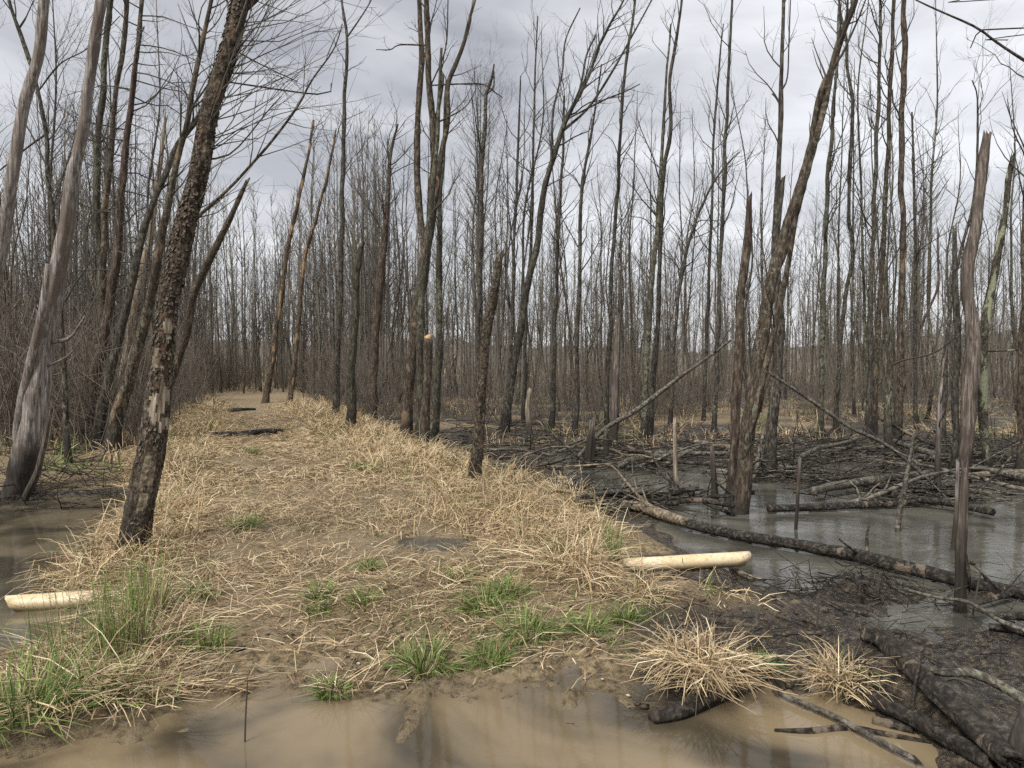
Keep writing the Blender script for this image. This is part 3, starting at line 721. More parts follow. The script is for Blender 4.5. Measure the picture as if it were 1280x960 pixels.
hero('stump', 'short pale-topped post stump in the tan grass beyond the snag', W_PALE,
     [(662, 548, 9), (661, 515, 8), (662, 488, 6)], 25, D=18.5, broken=True, jag=0.15, cat='stump', sides=9)
hero('dead_tree', 'pale barkless snag with dark base standing in the middle of the swamp', W_PURPLE,
     [(765, 562, 11), (768, 500, 11), (771, 430, 9), (774, 400, 6)], 26, D=16.5, broken=True, jag=0.3, sides=12)
hero('leaning_branch', 'long grey-green dead bough propped diagonally across the swamp trunks', L_GREY,
     [(757, 537, 8), (790, 516, 7.5), (822, 493, 7), (858, 466, 6), (888, 445, 5), (914, 425, 3.5)], 27, D=14.5, cat='branch', flare=0, sides=8, crown=5, cl=(0.3, 0.8), c0=0.6)
hero('stump', 'split dark stump beside the small swamp pool', W_PURPLE, [(737, 578, 15), (738, 555, 13), (740, 533, 8)], 28, D=13.5, broken=True, jag=0.2, cat='stump', sides=10)
hero('stump', 'thin pale post standing in the small pool', W_PALE, [(847, 614, 9), (845, 575, 7), (843, 528, 5)], 29, D=10.8, broken=True, jag=0.12, cat='stump', sides=9, flare=0.2)
hero('stump', 'dark wet stump left of the big leaning swamp tree', W_PURPLE, [(896, 628, 11), (894, 600, 9), (892, 565, 7)], 30, D=10.2, broken=True, jag=0.12, cat='stump', sides=9, flare=0.2)
hero('stump', 'dark post under the propped bough at the pool edge', B_DARK, [(757, 605, 9), (757, 570, 8), (757, 537, 7)], 31, D=14.4, broken=True, jag=0.08, cat='stump', sides=9)
mid_specs = [
 ('tree', 'thin tree with ascending twigs right of the two-pronged snag', [(637, 525, 8), (640, 400, 6.5), (643, 300, 5.5), (647, 200, 4.5), (651, 95, 2.5)], 22, 18, B_DARK),
 ('tree', 'thin tree left of the swept leaning tree, its top curving', [(655, 530, 8), (658, 400, 6.5), (664, 300, 5.5), (667, 170, 4.5), (668, 115, 3.5), (672, 20, 2)], 23, 18, B_DARK),
 ('tree', 'dark straight trunk with black foot in the tan grass, left of the pair', [(690, 532, 10), (693, 430, 8), (697, 320, 6), (703, 200, 5), (705, 120, 4)], 20, 14, B_DARK),
 ('tree', 'dark straight trunk with black foot in the tan grass, right of the pair', [(719, 538, 10), (722, 430, 8.5), (724, 320, 7), (728, 230, 6), (742, 150, 4), (752, 80, 2.5)], 19, 14, B_DARK),
 ('tree', 'tall dark pole tree rising through the centre to the top of the frame', [(757, 540, 10), (762, 420, 8), (766, 317, 7), (774, 200, 6), (780, 100, 5.5), (794, 0, 4), (800, -80, 3)], 20, 22, B_DARK),
 ('tree', 'lichen-grey trunk, left of the close pair behind the propped bough', [(803, 548, 13), (808, 450, 11), (816, 350, 9.5), (825, 240, 7.5), (832, 120, 5), (838, 30, 3)], 18, 16, B_LICH),
 ('tree', 'wavy tall tree with forked tip, right of the close pair', [(812, 545, 12), (822, 400, 9), (825, 317, 8), (830, 217, 7.5), (838, 160, 7), (837, 100, 6), (847, 36, 5), (852, 0, 4), (856, -60, 3)], 18.5, 18, B_DARK),
 ('tree', 'leaning young tree spreading fan-like twigs right of centre', [(838, 535, 8), (842, 430, 7), (855, 330, 6), (880, 250, 4.5), (905, 210, 3), (925, 190, 2)], 21, 26, B_DARK),
 ('tree', 'slender grey tree with many steep branches left of the tall broken snag', [(893, 540, 10), (897, 430, 8), (901, 317, 7), (906, 200, 6.5), (911, 100, 5.5), (916, 0, 4), (918, -80, 3)], 19, 26, B_DARK),
 ('tree', 'thin dark tree hugging the left side of the slender grey tree', [(880, 535, 7), (884, 400, 6), (890, 250, 5), (895, 130, 4), (904, 30, 2.5)], 22, 18, B_DARK),
 ('tree', 'straight lichen-streaked pole between the big leaning tree and wavy tree', [(1026, 548, 10), (1028, 430, 8.5), (1031, 317, 8), (1036, 217, 7), (1041, 140, 6), (1046, 70, 4.5), (1050, -20, 3)], 18.5, 18, B_LICH),
 ('tree', 'wavy thin pole with a kink in its upper trunk', [(1045, 545, 9), (1050, 430, 8), (1066, 310, 7), (1060, 270, 6.5), (1063, 205, 6), (1066, 133, 6), (1059, 85, 5.5), (1058, 50, 5), (1050, 10, 4), (1046, -40, 3)], 19.5, 16, B_DARK),
 ('tree', 'straight pole, left of three tall straight poles right of centre', [(1086, 552, 12), (1088, 430, 10), (1091, 317, 8), (1098, 133, 6.5), (1100, 0, 5), (1102, -90, 4)], 18, 22, B_DARK),
 ('tree', 'mossy straight pole, middle of three tall straight poles right of centre', [(1092, 545, 11), (1098, 403, 9), (1104, 317, 8.5), (1112, 133, 7.5), (1118, 0, 6.5), (1121, -90, 5)], 18.6, 18, B_BROWN),
 ('tree', 'thickest brown straight pole, right of three tall straight poles', [(1121, 562, 17), (1125, 470, 13), (1127, 380, 11), (1128, 300, 10), (1129, 150, 9.5), (1131, 0, 9), (1132, -110, 7)], 16.5, 12, B_BROWN),
 ('tree', 'lichen trunk with black foot standing beside the thick brown pole', [(1113, 590, 17), (1110, 520, 13), (1112, 440, 11), (1108, 380, 9), (1106, 330, 6)], 14.5, 2, B_LICH),
 ('tree', 'thin forked sapling right of the three tall poles', [(1143, 548, 8), (1144, 420, 6), (1144, 300, 5.5), (1142, 210, 4.5), (1140, 140, 3)], 20, 16, B_DARK),
 ('tree', 'thin crooked tree left of the thick weathered snag', [(1180, 560, 8), (1184, 420, 6.5), (1200, 320, 5.5), (1218, 240, 4.5), (1222, 130, 3), (1215, 100, 2)], 17, 14, B_DARK),
]
for k, (nm, lb, pts, D_, cr_, mt) in enumerate(mid_specs):
    hero(nm, lb, mt, [(a_, b_, c_ * 0.85) for a_, b_, c_ in pts], 200 + k, D=D_, sides=10, crown=cr_, cl=(0.5, 1.9), c0=0.38, dens=2.6, ring=0.12)
hero('tree', 'thin dark tree with stub branches left of the big leaning swamp tree', B_DARK,
     [(963, 592, 21), (967, 520, 17), (974, 450, 14), (976, 400, 12), (970, 317, 11), (972, 230, 8), (976, 133, 6.5), (978, 67, 6), (981, 0, 5), (984, -80, 4)], 40, D=12.5, crown=8, cl=(0.4, 1.3), c0=0.5, sides=14,
     stems=[([(970, 310, 10), (976, 240, 9), (979, 224, 5)], 0, (0.3, 0.6), 1)],
     branches=[([(976, 133, 3), (970, 122, 3), (965, 117, 2.5)],), ([(976, 115, 3), (984, 98, 2.5), (986, 60, 2.5), (988, 0, 2)], 3)])
hero('leaning_tree', 'big dark tree leaning right out of the swamp pool with a lichen-patched foot', B_BROWN,
     [(921, 641, 30), (931, 570, 25), (945, 487, 21), (956, 413, 20), (967, 340, 20), (976, 310, 19), (996, 240, 17), (1013, 187, 15), (1030, 133, 13), (1040, 90, 11), (1052, 40, 10), (1068, 0, 8), (1090, -70, 6), (1105, -150, 4)], 41, sides=22, rough=0.4, ring=0.045, crown=14, cl=(0.4, 1.4), c0=0.5,
     stems=[([(1010, 196, 9), (1018, 150, 9), (1024, 120, 8), (1029, 104, 6)], 0, (0.3, 0.6), 1), ([(928, 590, 13), (937, 540, 12), (962, 440, 10), (985, 330, 8), (996, 270, 5)], 2)])
hero('snag', 'upright broken snag with ragged bark left of the big leaning swamp tree', B_RED,
     [(911, 634, 16), (917, 587, 15), (923, 500, 14), (925, 430, 14), (931, 350, 13), (935, 290, 12), (938, 247, 9)], 42, D=10.1, broken=True, jag=0.1, sides=16, rough=0.4, ring=0.05)
hero('snag', 'thick weathered snag with a kink, leaning to a pointed broken top at right', W_PURPLE,
     [(1204, 602, 15), (1206, 553, 17), (1211, 470, 19), (1215, 413, 17), (1211, 370, 15), (1213, 325, 15), (1219, 280, 14), (1227, 225, 13), (1235, 170, 10)], 43, D=11.8, broken=True, jag=0.12, sides=18, rough=0.3, ring=0.05)
hero('snag', 'dark upright snag touching the left side of the thick weathered snag', B_DARK,
     [(1193, 600, 13), (1194, 500, 11), (1195, 400, 10), (1194, 340, 8), (1193, 287, 6)], 44, D=12.6, broken=True, jag=0.15, sides=12)
hero('tree', 'trunk with bright yellow-green lichen blotches near the right edge', B_YLICH,
     [(1234, 590, 13), (1228, 520, 14), (1229, 450, 15), (1234, 395, 13), (1242, 345, 11), (1248, 310, 10), (1256, 260, 9), (1260, 225, 9), (1266, 196, 6)], 45, D=12.2, broken=True, jag=0.08, sides=16, rough=0.38, ring=0.05,
     branches=[([(1236, 440, 3), (1262, 438, 2.6), (1290, 436, 2), (1310, 430, 1.5)], 3)])
hero('tree', 'brown mossy trunk standing at the right edge of the photo', B_BROWN,
     [(1274, 594, 13), (1277, 500, 11), (1280, 400, 10), (1282, 280, 8), (1284, 150, 6), (1290, 0, 4)], 46, D=12.0, crown=8)
hero('snag', 'slim brown broken post standing in the right-hand water with a flap of bark', W_PURPLE,
     [(1201, 775, 17), (1203, 720, 15), (1205, 660, 14), (1206, 615, 12), (1206, 585, 8)], 47, D=5.6, broken=True, jag=0.12, sides=14, flare=0.1, ring=0.03, rough=0.2)
o_ = bpy.data.objects[[o.name for o in bpy.data.objects if o.name.startswith('snag')][-1]]
g = Geo(); rng = np.random.RandomState(9); bl = np.array(o_.location)
tube(g, np.array([at_d(1207, 690, 5.57) - bl, at_d(1211, 715, 5.57) - bl, at_d(1212, 740, 5.58) - bl]), [0.008, 0.018, 0.006], 6, 0.3, rng)
tube(g, np.array([at_d(1208, 702, 5.57) - bl, at_d(1214, 702, 5.56) - bl, at_d(1219, 706, 5.55) - bl]), [0.008, 0.022, 0.01], 6, 0.3, rng)
link('bark_flap', g.mesh('bark_flap', B_DARK), o_)
hero('leaning_branch', 'lichen-tipped dead branch slanting down to the right through the swamp', L_GREY,
     [(1166, 606, 5), (1132, 574, 6), (1100, 552, 6), (1060, 533, 6), (1013, 500, 5.5), (962, 467, 4)], 48, D=10.8, cat='branch', flare=0, sides=8, crown=7, cl=(0.3, 0.9), c0=0.1)
hero('stump', 'leaning mossy stick with grey tip standing in the right-hand water', L_GREY, [(1121, 676, 9), (1126, 640, 9), (1133, 600, 7), (1141, 545, 4)], 49, D=8.3, cat='stump', broken=True, jag=0.1, sides=9, flare=0)
hero('stump', 'short thin upright stick standing in the open water', W_PURPLE, [(994, 668, 5), (996, 630, 5.5), (999, 576, 4.5)], 50, D=8.4, cat='stump', broken=True, jag=0.06, sides=8, flare=0)
hero('stump', 'thin grey stake standing in the water beside the brown post', W_GREY, [(1190, 694, 5.5), (1194, 640, 5.5), (1198, 580, 5)], 51, D=7.5, cat='stump', broken=True, jag=0.08, sides=8, flare=0)
hero('dead_tree', 'thin grey-barked crooked pole standing in the debris near the right edge', W_GREY, [(1172, 625, 8), (1174, 560, 7), (1176, 500, 5), (1180, 450, 3)], 52, D=10.4, broken=True, jag=0.1, sides=9, crown=4, cl=(0.3, 0.8))
# tree off to the right whose bough hangs into the sky
hero('tree', 'bare bough overhanging from the top right corner', B_DARK,
     [(1560, 760, 30), (1555, 500, 26), (1545, 200, 22), (1530, -50, 18), (1520, -300, 12)], 53, D=6.0, sides=10, crown=0,
     branches=[([(1543, 150, 9), (1420, 130, 8), (1330, 105, 6), (1280, 75, 5), (1246, 53, 4.5), (1220, 34, 4), (1173, 13, 3.2), (1145, 0, 2.5), (1120, -15, 1.5)], 0), ([(1243, 51, 2.4), (1235, 37, 2.4), (1222, 41, 2), (1213, 60, 1.6)], 0), ([(1235, 40, 1.4), (1250, 47, 1.2), (1260, 50, 0.8)], 0), ([(1172, 12, 1.4), (1185, 3, 1.1), (1200, 0, 0.8)], 0)])

# ------------------------------------------------------------------ the stand of trees behind, as individuals
def proto(seed, H, r0, nb, mat, tm, crown0=0.35, bl=(0.7, 2.2), lean=0.0, wob=0.5, bro=False, dens=2.2):
    rng = np.random.RandomState(seed)
    n = 30; t = np.linspace(0, 1, n)
    a = rng.uniform(0, 2 * pi)
    off = np.stack([vn(t * 4 + seed, t * 0, 1), vn(t * 4 + seed, t * 0 + 5, 2)], -1) * wob
    P = np.stack([off[:, 0] - off[0, 0] + lean * H * cos(a) * t ** 1.3, off[:, 1] - off[0, 1] + lean * H * sin(a) * t ** 1.3, t * H - 0.15], -1)
    R = r0 * (1 - t) ** 0.75 + 0.008
    if bro: R = r0 * (1 - 0.5 * t)
    R = R * (1 + 0.5 * np.exp(-P[:, 2].clip(0) / 0.25))
    G = Geo(); tube(G, P, R, 8, 0.22, rng, 0.4 if bro else 0, rs=5)
    C = Geo()
    if nb: sprout(C, rng, P, R, nb, crown0, 0.98, bl[0], bl[1], (0.35, 0.85), 2, dens, 0.08)
    return G, C, mat, tm
protos = [
 proto(301, 13.0, 0.045, 22, B_DARK, T_DARK), proto(302, 15.0, 0.054, 24, B_DARK, T_DARK, 0.4), proto(303, 12.0, 0.040, 20, B_LICH, T_GREY, 0.3),
 proto(304, 14.0, 0.049, 18, B_BROWN, T_DARK, 0.45, lean=0.06), proto(305, 11.0, 0.037, 22, B_DARK, T_DARK, 0.3, lean=0.10), proto(306, 15.0, 0.061, 24, B_LICH, T_DARK, 0.45),
 proto(307, 8.0, 0.026, 20, B_DARK, T_GREY, 0.25, (0.5, 1.6)), proto(308, 9.0, 0.030, 18, B_BROWN, T_RED, 0.3, (0.5, 1.7), lean=0.14),
 proto(309, 5.0, 0.047, 3, W_PURPLE, T_DARK, 0.3, (0.3, 0.9), bro=True), proto(310, 3.2, 0.043, 2, B_BROWN, T_DARK, 0.3, (0.3, 0.8), bro=True),
 proto(311, 12.0, 0.043, 40, B_DARK, T_GREY, 0.3, (0.8, 2.6), dens=2.6), proto(312, 10.5, 0.042, 36, B_BROWN, T_DARK, 0.25, (0.8, 2.4), dens=2.6),
 proto(313, 6.5, 0.019, 16, B_DARK, T_GREY, 0.25, (0.4, 1.3)), proto(314, 7.5, 0.022, 16, B_BROWN, T_DARK, 0.25, (0.4, 1.4), lean=0.08)]
pm = [(G.mesh('trunk', m), C.mesh('crown', tm) if C.n else None) for G, C, m, tm in protos]
rng = np.random.RandomState(11)
placed = list(HERO); spots = []
def try_place(px, D, mind, kinds):
    p = at_d(px, 480, D); x, y = p[0], p[1]
    s = float(lat(x, y))
    if abs(s + 0.2) < 2.7 and y < 40: return
    for (a, b) in placed:
        if (a - x) ** 2 + (b - y) ** 2 < mind ** 2: return
    placed.append((x, y)); spots.append((x, y, kinds[rng.randint(len(kinds))], px, D))
for _ in range(5000):
    if len(spots) > 185: break
    D = rng.uniform(0, 1) ** 0.55 * 28 + 20; px = rng.uniform(395, 1300)
    try_place(px, D, 0.7, [0, 1, 2, 3, 4, 5, 6, 7, 6, 7, 12, 13, 12, 13, 8, 9, 10])
n_r = len(spots)
for _ in range(5000):
    if len(spots) > n_r + 80: break
    D = rng.uniform(0, 1) ** 0.8 * 28 + 15; px = rng.uniform(-60, 300)
    try_place(px, D, 0.7, [3, 4, 6, 7, 8, 10, 11, 11, 10, 12, 13])
for _ in range(2000):
    if len(spots) > n_r + 112: break
    try_place(rng.uniform(190, 420), rng.uniform(36, 50), 0.7, [10, 11, 4, 6, 7, 11])
ANCH = [('the split grey trunk', 65), ('the dead pine', 122), ('the flaky leaning tree', 205), ('the orange-patched snag', 225), ('the left orange-based tree', 340),
 ('the right orange-based tree', 369), ('the fork-topped tree', 421), ('the lichen-yellow trunk', 441), ('the reddish flaky trunk', 468), ('the three-stemmed tree', 514),
 ('the orange-topped stump', 534), ('the two-pronged snag', 599), ('the swept leaning tree', 644), ('the pale-topped stump', 662), ('the pale mid-swamp snag', 770),
 ('the close lichen pair', 812), ('the fan-twigged young tree', 841), ('the slender grey tree', 896), ('the ragged upright snag', 924), ('the big leaning swamp tree', 950),
 ('the kinked thin pole', 1048), ('the three tall poles', 1095), ('the thick brown pole', 1126), ('the kinked weathered snag', 1212), ('the yellow-lichen trunk', 1229)]
ORD = ['leftmost', 'second', 'third', 'fourth', 'fifth', 'sixth', 'seventh', 'eighth', 'ninth', 'tenth', 'eleventh', 'twelfth']
def near(px):
    nm, ax = min(ANCH, key=lambda a: abs(a[1] - px))
    return ('left of ' if px < ax else 'right of ') + nm
def mid_label(k, px, D):
    kind = {8: 'broken-topped pale snag', 9: 'short broken brown snag', 2: 'lichen-grey bare tree', 5: 'tall lichen-spotted tree', 3: 'brown-barked bare tree', 7: 'brown leaning tree', 12: 'bare sapling', 13: 'brown bare sapling'}.get(k, 'thin dark tree')
    return ('nearer ' if D < 27 else 'farther ') + kind + ' just ' + near(px)
def number(items):
    """items: (label, px) -> labels made single by their order from the left"""
    out = [None] * len(items); by = {}
    for q, (l, p) in enumerate(items): by.setdefault(l, []).append((p, q))
    for l, v in by.items():
        v.sort()
        for r, (p, q) in enumerate(v):
            out[q] = l if len(v) == 1 else (l + ', ' + ORD[min(r, 11)] + (' of several' if r == 0 else ' from left'))
    return out
mid_labels = number([(mid_label(k, px, D), px) for x, y, k, px, D in spots])
for (x, y, k, px, D), lb in zip(spots, mid_labels):
    z = H1(x, y); sc_ = rng.uniform(0.82, 1.15) * (0.85 if px < 420 else 1.0)
    nm = 'snag' if k in (8, 9) else 'tree'
    e = empty(nm, (x, y, z)); e.rotation_euler = (rng.normal(0, 0.035), rng.normal(0, 0.035), rng.uniform(0, 6.28)); e.scale = (sc_, sc_, sc_)
    tag(e, lb, 'snag' if nm == 'snag' else 'tree', 'bare trees left of the path' if px < 420 else 'bare trees standing in the swamp')
    link('trunk', pm[k][0], e)
    if pm[k][1]: link('crown', pm[k][1], e)

# ------------------------------------------------------------------ the far wood: one mass
def merge(arr_list, xf):
    pass
fp = []
for k in range(7):
    rg = np.random.RandomState(500 + k); Hh = 11 + 3 * rg.rand(); n = 8; t = np.linspace(0, 1, n)
    P = np.stack([0.5 * vn(t * 3 + k * 7, t * 0, 1), 0.5 * vn(t * 3 + k * 7, t * 0 + 3, 2), t * Hh - 0.3], -1)
    R = 0.058 * (1 - t) ** 0.8 + 0.010
    G = Geo(); tube(G, P, R, 4, cap=False)
    for _ in range(23):
        f = rg.uniform(0.2, 0.97); j = min(int(f * (n - 1)), n - 2); q = P[j] + (P[j + 1] - P[j]) * (f * (n - 1) - j)
        a = rg.uniform(0, 6.28); d = np.array([cos(a), sin(a), rg.uniform(0.9, 2.2)])
        L = rg.uniform(0.9, 2.8) * (1.1 - 0.5 * f); W_ = wander(rg, q, d, L, 2, 0.15, 0.08)
        tube(G, W_, [0.018, 0.012, 0.006], 3, cap=False)
        for _ in range(2):
            i = rg.randint(0, 2); W2 = wander(rg, W_[i] + (W_[i + 1] - W_[i]) * rg.rand(), unit(W_[i + 1] - W_[i]) + rg.normal(0, 0.5, 3), L * 0.6, 1, 0.15, 0.1)
            tube(G, W2, [0.009, 0.005], 3, cap=False)
    fp.append(G.arrays()[:2])
def scatter(G, rng, protos_, n, sampler):
    for _ in range(n):
        x, y, sc_ = sampler(rng); v, q = protos_[rng.randint(len(protos_))]
        a = rng.uniform(0, 6.28); c_, s_ = cos(a), sin(a); lx, ly = rng.normal(0, 0.03, 2)
        w = np.stack([v[:, 0] * c_ - v[:, 1] * s_ + lx * v[:, 2], v[:, 0] * s_ + v[:, 1] * c_ + ly * v[:, 2], v[:, 2]], -1) * sc_
        w += np.array([x, y, H1(x, y)])
        G.add(w, q)
def s_far(rng):
    while True:
        D = 36 + 66 * rng.rand() ** 1.35; px = rng.uniform(-60, 1340) if rng.rand() < 0.85 else rng.uniform(-60, 500)
        if rng.rand() < 0.2: D = rng.uniform(120, 150)
        p = at_d(px, 455, D)
        if abs(float(lat(p[0], p[1]))) < 3.0 and D < 50: continue
        sc_ = rng.uniform(0.75, 1.1) * (1.05 if px < 480 else (0.86 if px < 700 else 0.72))
        return p[0], p[1], sc_
G = Geo(); rng = np.random.RandomState(21)
scatter(G, rng, fp, 1450, s_far)
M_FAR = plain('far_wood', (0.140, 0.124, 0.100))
tag(link('distant_wood', G.mesh('distant_wood', M_FAR)), 'dense leafless grey-brown wood closing off the background', 'wood', kind='stuff')

# low twiggy brush between the trunks
bp = []
for k in range(6):
    rg = np.random.RandomState(600 + k); G = Geo()
    for _ in range(12):
        a = rg.uniform(0, 6.28); W_ = wander(rg, (rg.normal(0, 0.3), rg.normal(0, 0.3), -0.05), (cos(a) * 0.5, sin(a) * 0.5, 1.3), rg.uniform(0.8, 2.6), 3, 0.18, 0.05)
        tube(G, W_, np.linspace(0.010, 0.004, 4), 3, cap=False)
        for _ in range(4):
            i = rg.randint(0, 3); W2 = wander(rg, W_[i] + (W_[i + 1] - W_[i]) * rg.rand(), unit(W_[i + 1] - W_[i]) + rg.normal(0, 0.6, 3), rg.uniform(0.3, 0.9), 1, 0.2, 0.03)
            tube(G, W2, [0.006, 0.003], 3, cap=False)
    bp.append(G.arrays()[:2])
def s_br(rng):
    while True:
        px = rng.uniform(-40, 1320) if rng.rand() < 0.6 else rng.uniform(-40, 460)
        D = (15 if px < 180 else 22) + 45 * rng.rand() ** 1.1; p = at_d(px, 455, D)
        if abs(float(lat(p[0], p[1])) + 0.2) < 2.5 and D < 42: continue
        return p[0], p[1], rng.uniform(0.6, 1.3) * (1.25 if px < 430 else 1)
G = Geo(); scatter(G, np.random.RandomState(22), bp, 860, s_br)
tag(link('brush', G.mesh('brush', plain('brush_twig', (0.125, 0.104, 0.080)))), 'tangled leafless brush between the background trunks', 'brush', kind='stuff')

# ------------------------------------------------------------------ culvert pipe under the path
pa = at_d(18, 757, 5.35); pb = at_d(931, 703, 6.55); pa[2] = -0.085; pb[2] = -0.07
pe = empty('culvert_pipe', ((pa + pb) / 2)); tag(pe, 'cream yellow plastic culvert pipe passing under the path, both ends showing', 'pipe')
g = Geo(); d = unit(pb - pa); Lp = np.linalg.norm(pb - pa); up_ = np.array([0, 0, 1.0]); sd = unit(np.cross(d, up_)); up2 = np.cross(sd, d)
ns, nr = 32, 60
tt = np.linspace(-Lp / 2, Lp / 2, nr); aa = np.arange(ns) * 2 * pi / ns
def ring_(r): 
    jitter = 0.004 * vn(tt * 3, tt * 0, 2)
    ec = lambda t, a: t * (1 + 0.018 * sin(a)) + 0.02 * float(vn(np.array([a * 3 + t * 5]), np.array([t]), 3)[0]) * (abs(t) > 0.49 * Lp)
    return np.array([[d * ec(t, a) + (sd * cos(a) + up2 * (0.86 * sin(a))) * (r + j) for a in aa] for t, j in zip(tt, jitter)]).reshape(-1, 3)
RO = ring_(0.074); RI = ring_(0.067)
i = np.arange(nr - 1)[:, None] * ns; k = np.arange(ns)[None]; k2 = (k + 1) % ns
q1 = np.stack([i + k, i + ns + k, i + ns + k2, i + k2], -1).reshape(-1, 4)
q2 = np.stack([i + k, i + k2, i + ns + k2, i + ns + k], -1).reshape(-1, 4) + nr * ns
k = np.arange(ns); k2 = (k + 1) % ns; e0 = (nr - 1) * ns
q3 = np.stack([k, k2, nr * ns + k2, nr * ns + k], -1); q4 = np.stack([e0 + k, nr * ns + e0 + k, nr * ns + e0 + k2, e0 + k2], -1)
g.add(np.vstack([RO, RI]), np.vstack([q1, q2, q3, q4]))
M = Mat('pipe_plastic'); v = M.coord((1, 1, 1)); n1 = M.noise(v, 5, 4, 0.6); n2 = M.noise(v, 26, 5, 0.7)
c = M.mix(M.step(n1, 0.35, 0.7), (0.64, 0.50, 0.29), (0.74, 0.63, 0.44))
c = M.mix(M.step(n2, 0.50, 0.62, 0, 0.6), c, (0.40, 0.29, 0.16)); c = M.mix(M.step(M.noise(v, 60, 4, 0.7), 0.60, 0.66, 0, 0.8), c, (0.12, 0.09, 0.06))
co = M.n('ShaderNodeTexCoord'); sz = M.n('ShaderNodeSeparateXYZ'); M.l(co.outputs['Object'], sz.inputs[0])
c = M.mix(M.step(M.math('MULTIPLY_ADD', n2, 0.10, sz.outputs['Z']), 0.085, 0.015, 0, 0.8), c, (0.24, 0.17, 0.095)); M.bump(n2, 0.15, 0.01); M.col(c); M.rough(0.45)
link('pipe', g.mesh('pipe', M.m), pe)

# ------------------------------------------------------------------ logs and fallen wood, one by one
def log(name, label, mat, pts, seed, zoff=0.0, sides=14, rough=0.25, knots=0, group=None, cat='log', jag=0.05, raw=None, cutend=False):
    rng = np.random.RandomState(seed)
    W = []
    for px, py, w in pts:
        p = gp(px, py); r = 0.5 * w * p[1] / F
        zb = max(H1(p[0], p[1]), WZ if p[1] > 4.3 else PZ)
        W.append([p[0], p[1], zb + r * 0.45 + zoff, r])
    W = np.array(W); 
    # smooth heights: a log is stiff
    t = np.linspace(0, 1, len(W)); W[:, 2] = 0.3 * W[:, 2] + 0.7 * np.polyval(np.polyfit(t, W[:, 2], 1), t)
    base = W[:, :3].mean(0).copy(); W[:, :3] -= base
    L = np.linalg.norm(np.diff(W[:, :3], axis=0), axis=1).sum(); n = int(max(14, min(160, L / 0.035)))
    S = spline(W, n)
    d_ = np.linspace(0, L, n)
    S[:, 2] += 0.25 * S[:, 3] * vn(d_ * 2.2, d_ * 0 + seed, 4); S[:, 1] += 0.3 * S[:, 3] * vn(d_ * 1.7, d_ * 0 + seed + 3, 3)
    e = empty(name, base); tag(e, label, cat, group)
    G = Geo(); tube(G, S[:, :3], np.maximum(S[:, 3], 0.004), sides, rough, rng, jag, start_cap=True)
    tr = link('trunk' if cat == 'log' else 'stick', G.mesh('trunk', mat), e)
    if cutend:
        g = Geo(); t0 = unit(S[1, :3] - S[0, :3]); r = S[0, 3]
        tube(g, np.array([S[0, :3] + t0 * 0.01, S[0, :3] - t0 * 0.02, S[0, :3] - t0 * 0.07]), [r * 0.9, r * 0.85, r * 0.3], 10, 0.2, rng)
        link('broken_end', g.mesh('broken_end', W_PALE), e)
    for _ in range(knots):
        k = rng.randint(2, n - 3); g = Geo(); a = rng.uniform(-0.5, 0.5)
        dd = np.array([rng.normal(0, 0.6), rng.normal(0, 0.6), rng.uniform(0.3, 1)])
        Ls = rng.uniform(0.06, 0.3); P2 = wander(rng, S[k, :3], dd, Ls + S[k, 3], 4, 0.1, 0)
        tube(g, P2, np.linspace(0.35, 0.12, 5) * S[k, 3], 6, 0.2, rng, 0.02); link('branch_stub', g.mesh('branch_stub', mat), e)
    return e
log('fallen_log', 'long dark fallen log slanting across the right-hand water', L_WET, [(862, 664, 13), (930, 678, 14), (1010, 692, 15), (1080, 706, 17), (1150, 723, 17), (1210, 737, 16), (1300, 757, 15)], 1, zoff=0.04, knots=3)
log('fallen_log', 'tan barkless upper end of the fallen trunk beside the straw bank', L_TAN, [(778, 638, 10), (800, 641, 13), (828, 652, 14), (858, 662, 13)], 2, zoff=0.06, cutend=True, knots=1)
log('fallen_log', 'grey thin log lying level above the tan fallen trunk', L_GREY, [(722, 633, 5), (770, 632, 6), (820, 629, 6), (855, 627, 5)], 3, zoff=0.12)
log('fallen_log', 'big black wet log with brown patches in the lower right corner', L_NEAR, [(1080, 806, 19), (1108, 815, 22), (1136, 842, 25), (1172, 876, 26), (1214, 920, 28), (1262, 968, 28)], 4, zoff=0.03, sides=24, knots=0, rough=0.4)
log('fallen_log', 'thinner black wet log left of the big corner log', L_NEAR, [(1058, 862, 14), (1094, 886, 17), (1140, 907, 18), (1186, 934, 19), (1240, 962, 20)], 5, zoff=0.02, sides=18, knots=1, rough=0.4)
log('fallen_log', 'half-sunk rotten log under the straw tussock', L_NEAR, [(814, 908, 17), (850, 897, 25), (900, 878, 27), (950, 856, 22)], 6, zoff=0.0, sides=20, rough=0.4)
log('fallen_branch', 'bent grey stick lying in the muddy puddle at lower right', L_GREY, [(966, 884, 5), (992, 897, 6.5), (1040, 918, 7.5), (1076, 935, 8), (1118, 958, 8), (1140, 972, 8)], 7, zoff=0.02, cat='branch', sides=9)
log('fallen_branch', 'flat dark stick floating level in the puddle under the bent grey stick', L_NEAR, [(968, 934, 4), (1010, 931, 8), (1060, 928, 9), (1110, 927, 8), (1160, 930, 5)], 8, zoff=0.0, cat='branch', sides=9)
log('fallen_branch', 'short black wood chunk in the puddle above the flat dark stick', L_NEAR, [(1090, 912, 10), (1115, 913, 13), (1140, 916, 9)], 9, cat='branch', sides=10)
log('fallen_branch', 'long stick with pale end lying right of the big corner log', L_GREY, [(1150, 846, 9), (1180, 855, 10), (1215, 864, 11), (1250, 880, 12), (1296, 896, 12)], 10, zoff=0.05, cat='branch', sides=12)
log('fallen_branch', 'thin dark stick half sunk at the right edge', L_WET, [(1236, 790, 9), (1262, 795, 10), (1300, 804, 10)], 11, cat='branch', zoff=0.03)
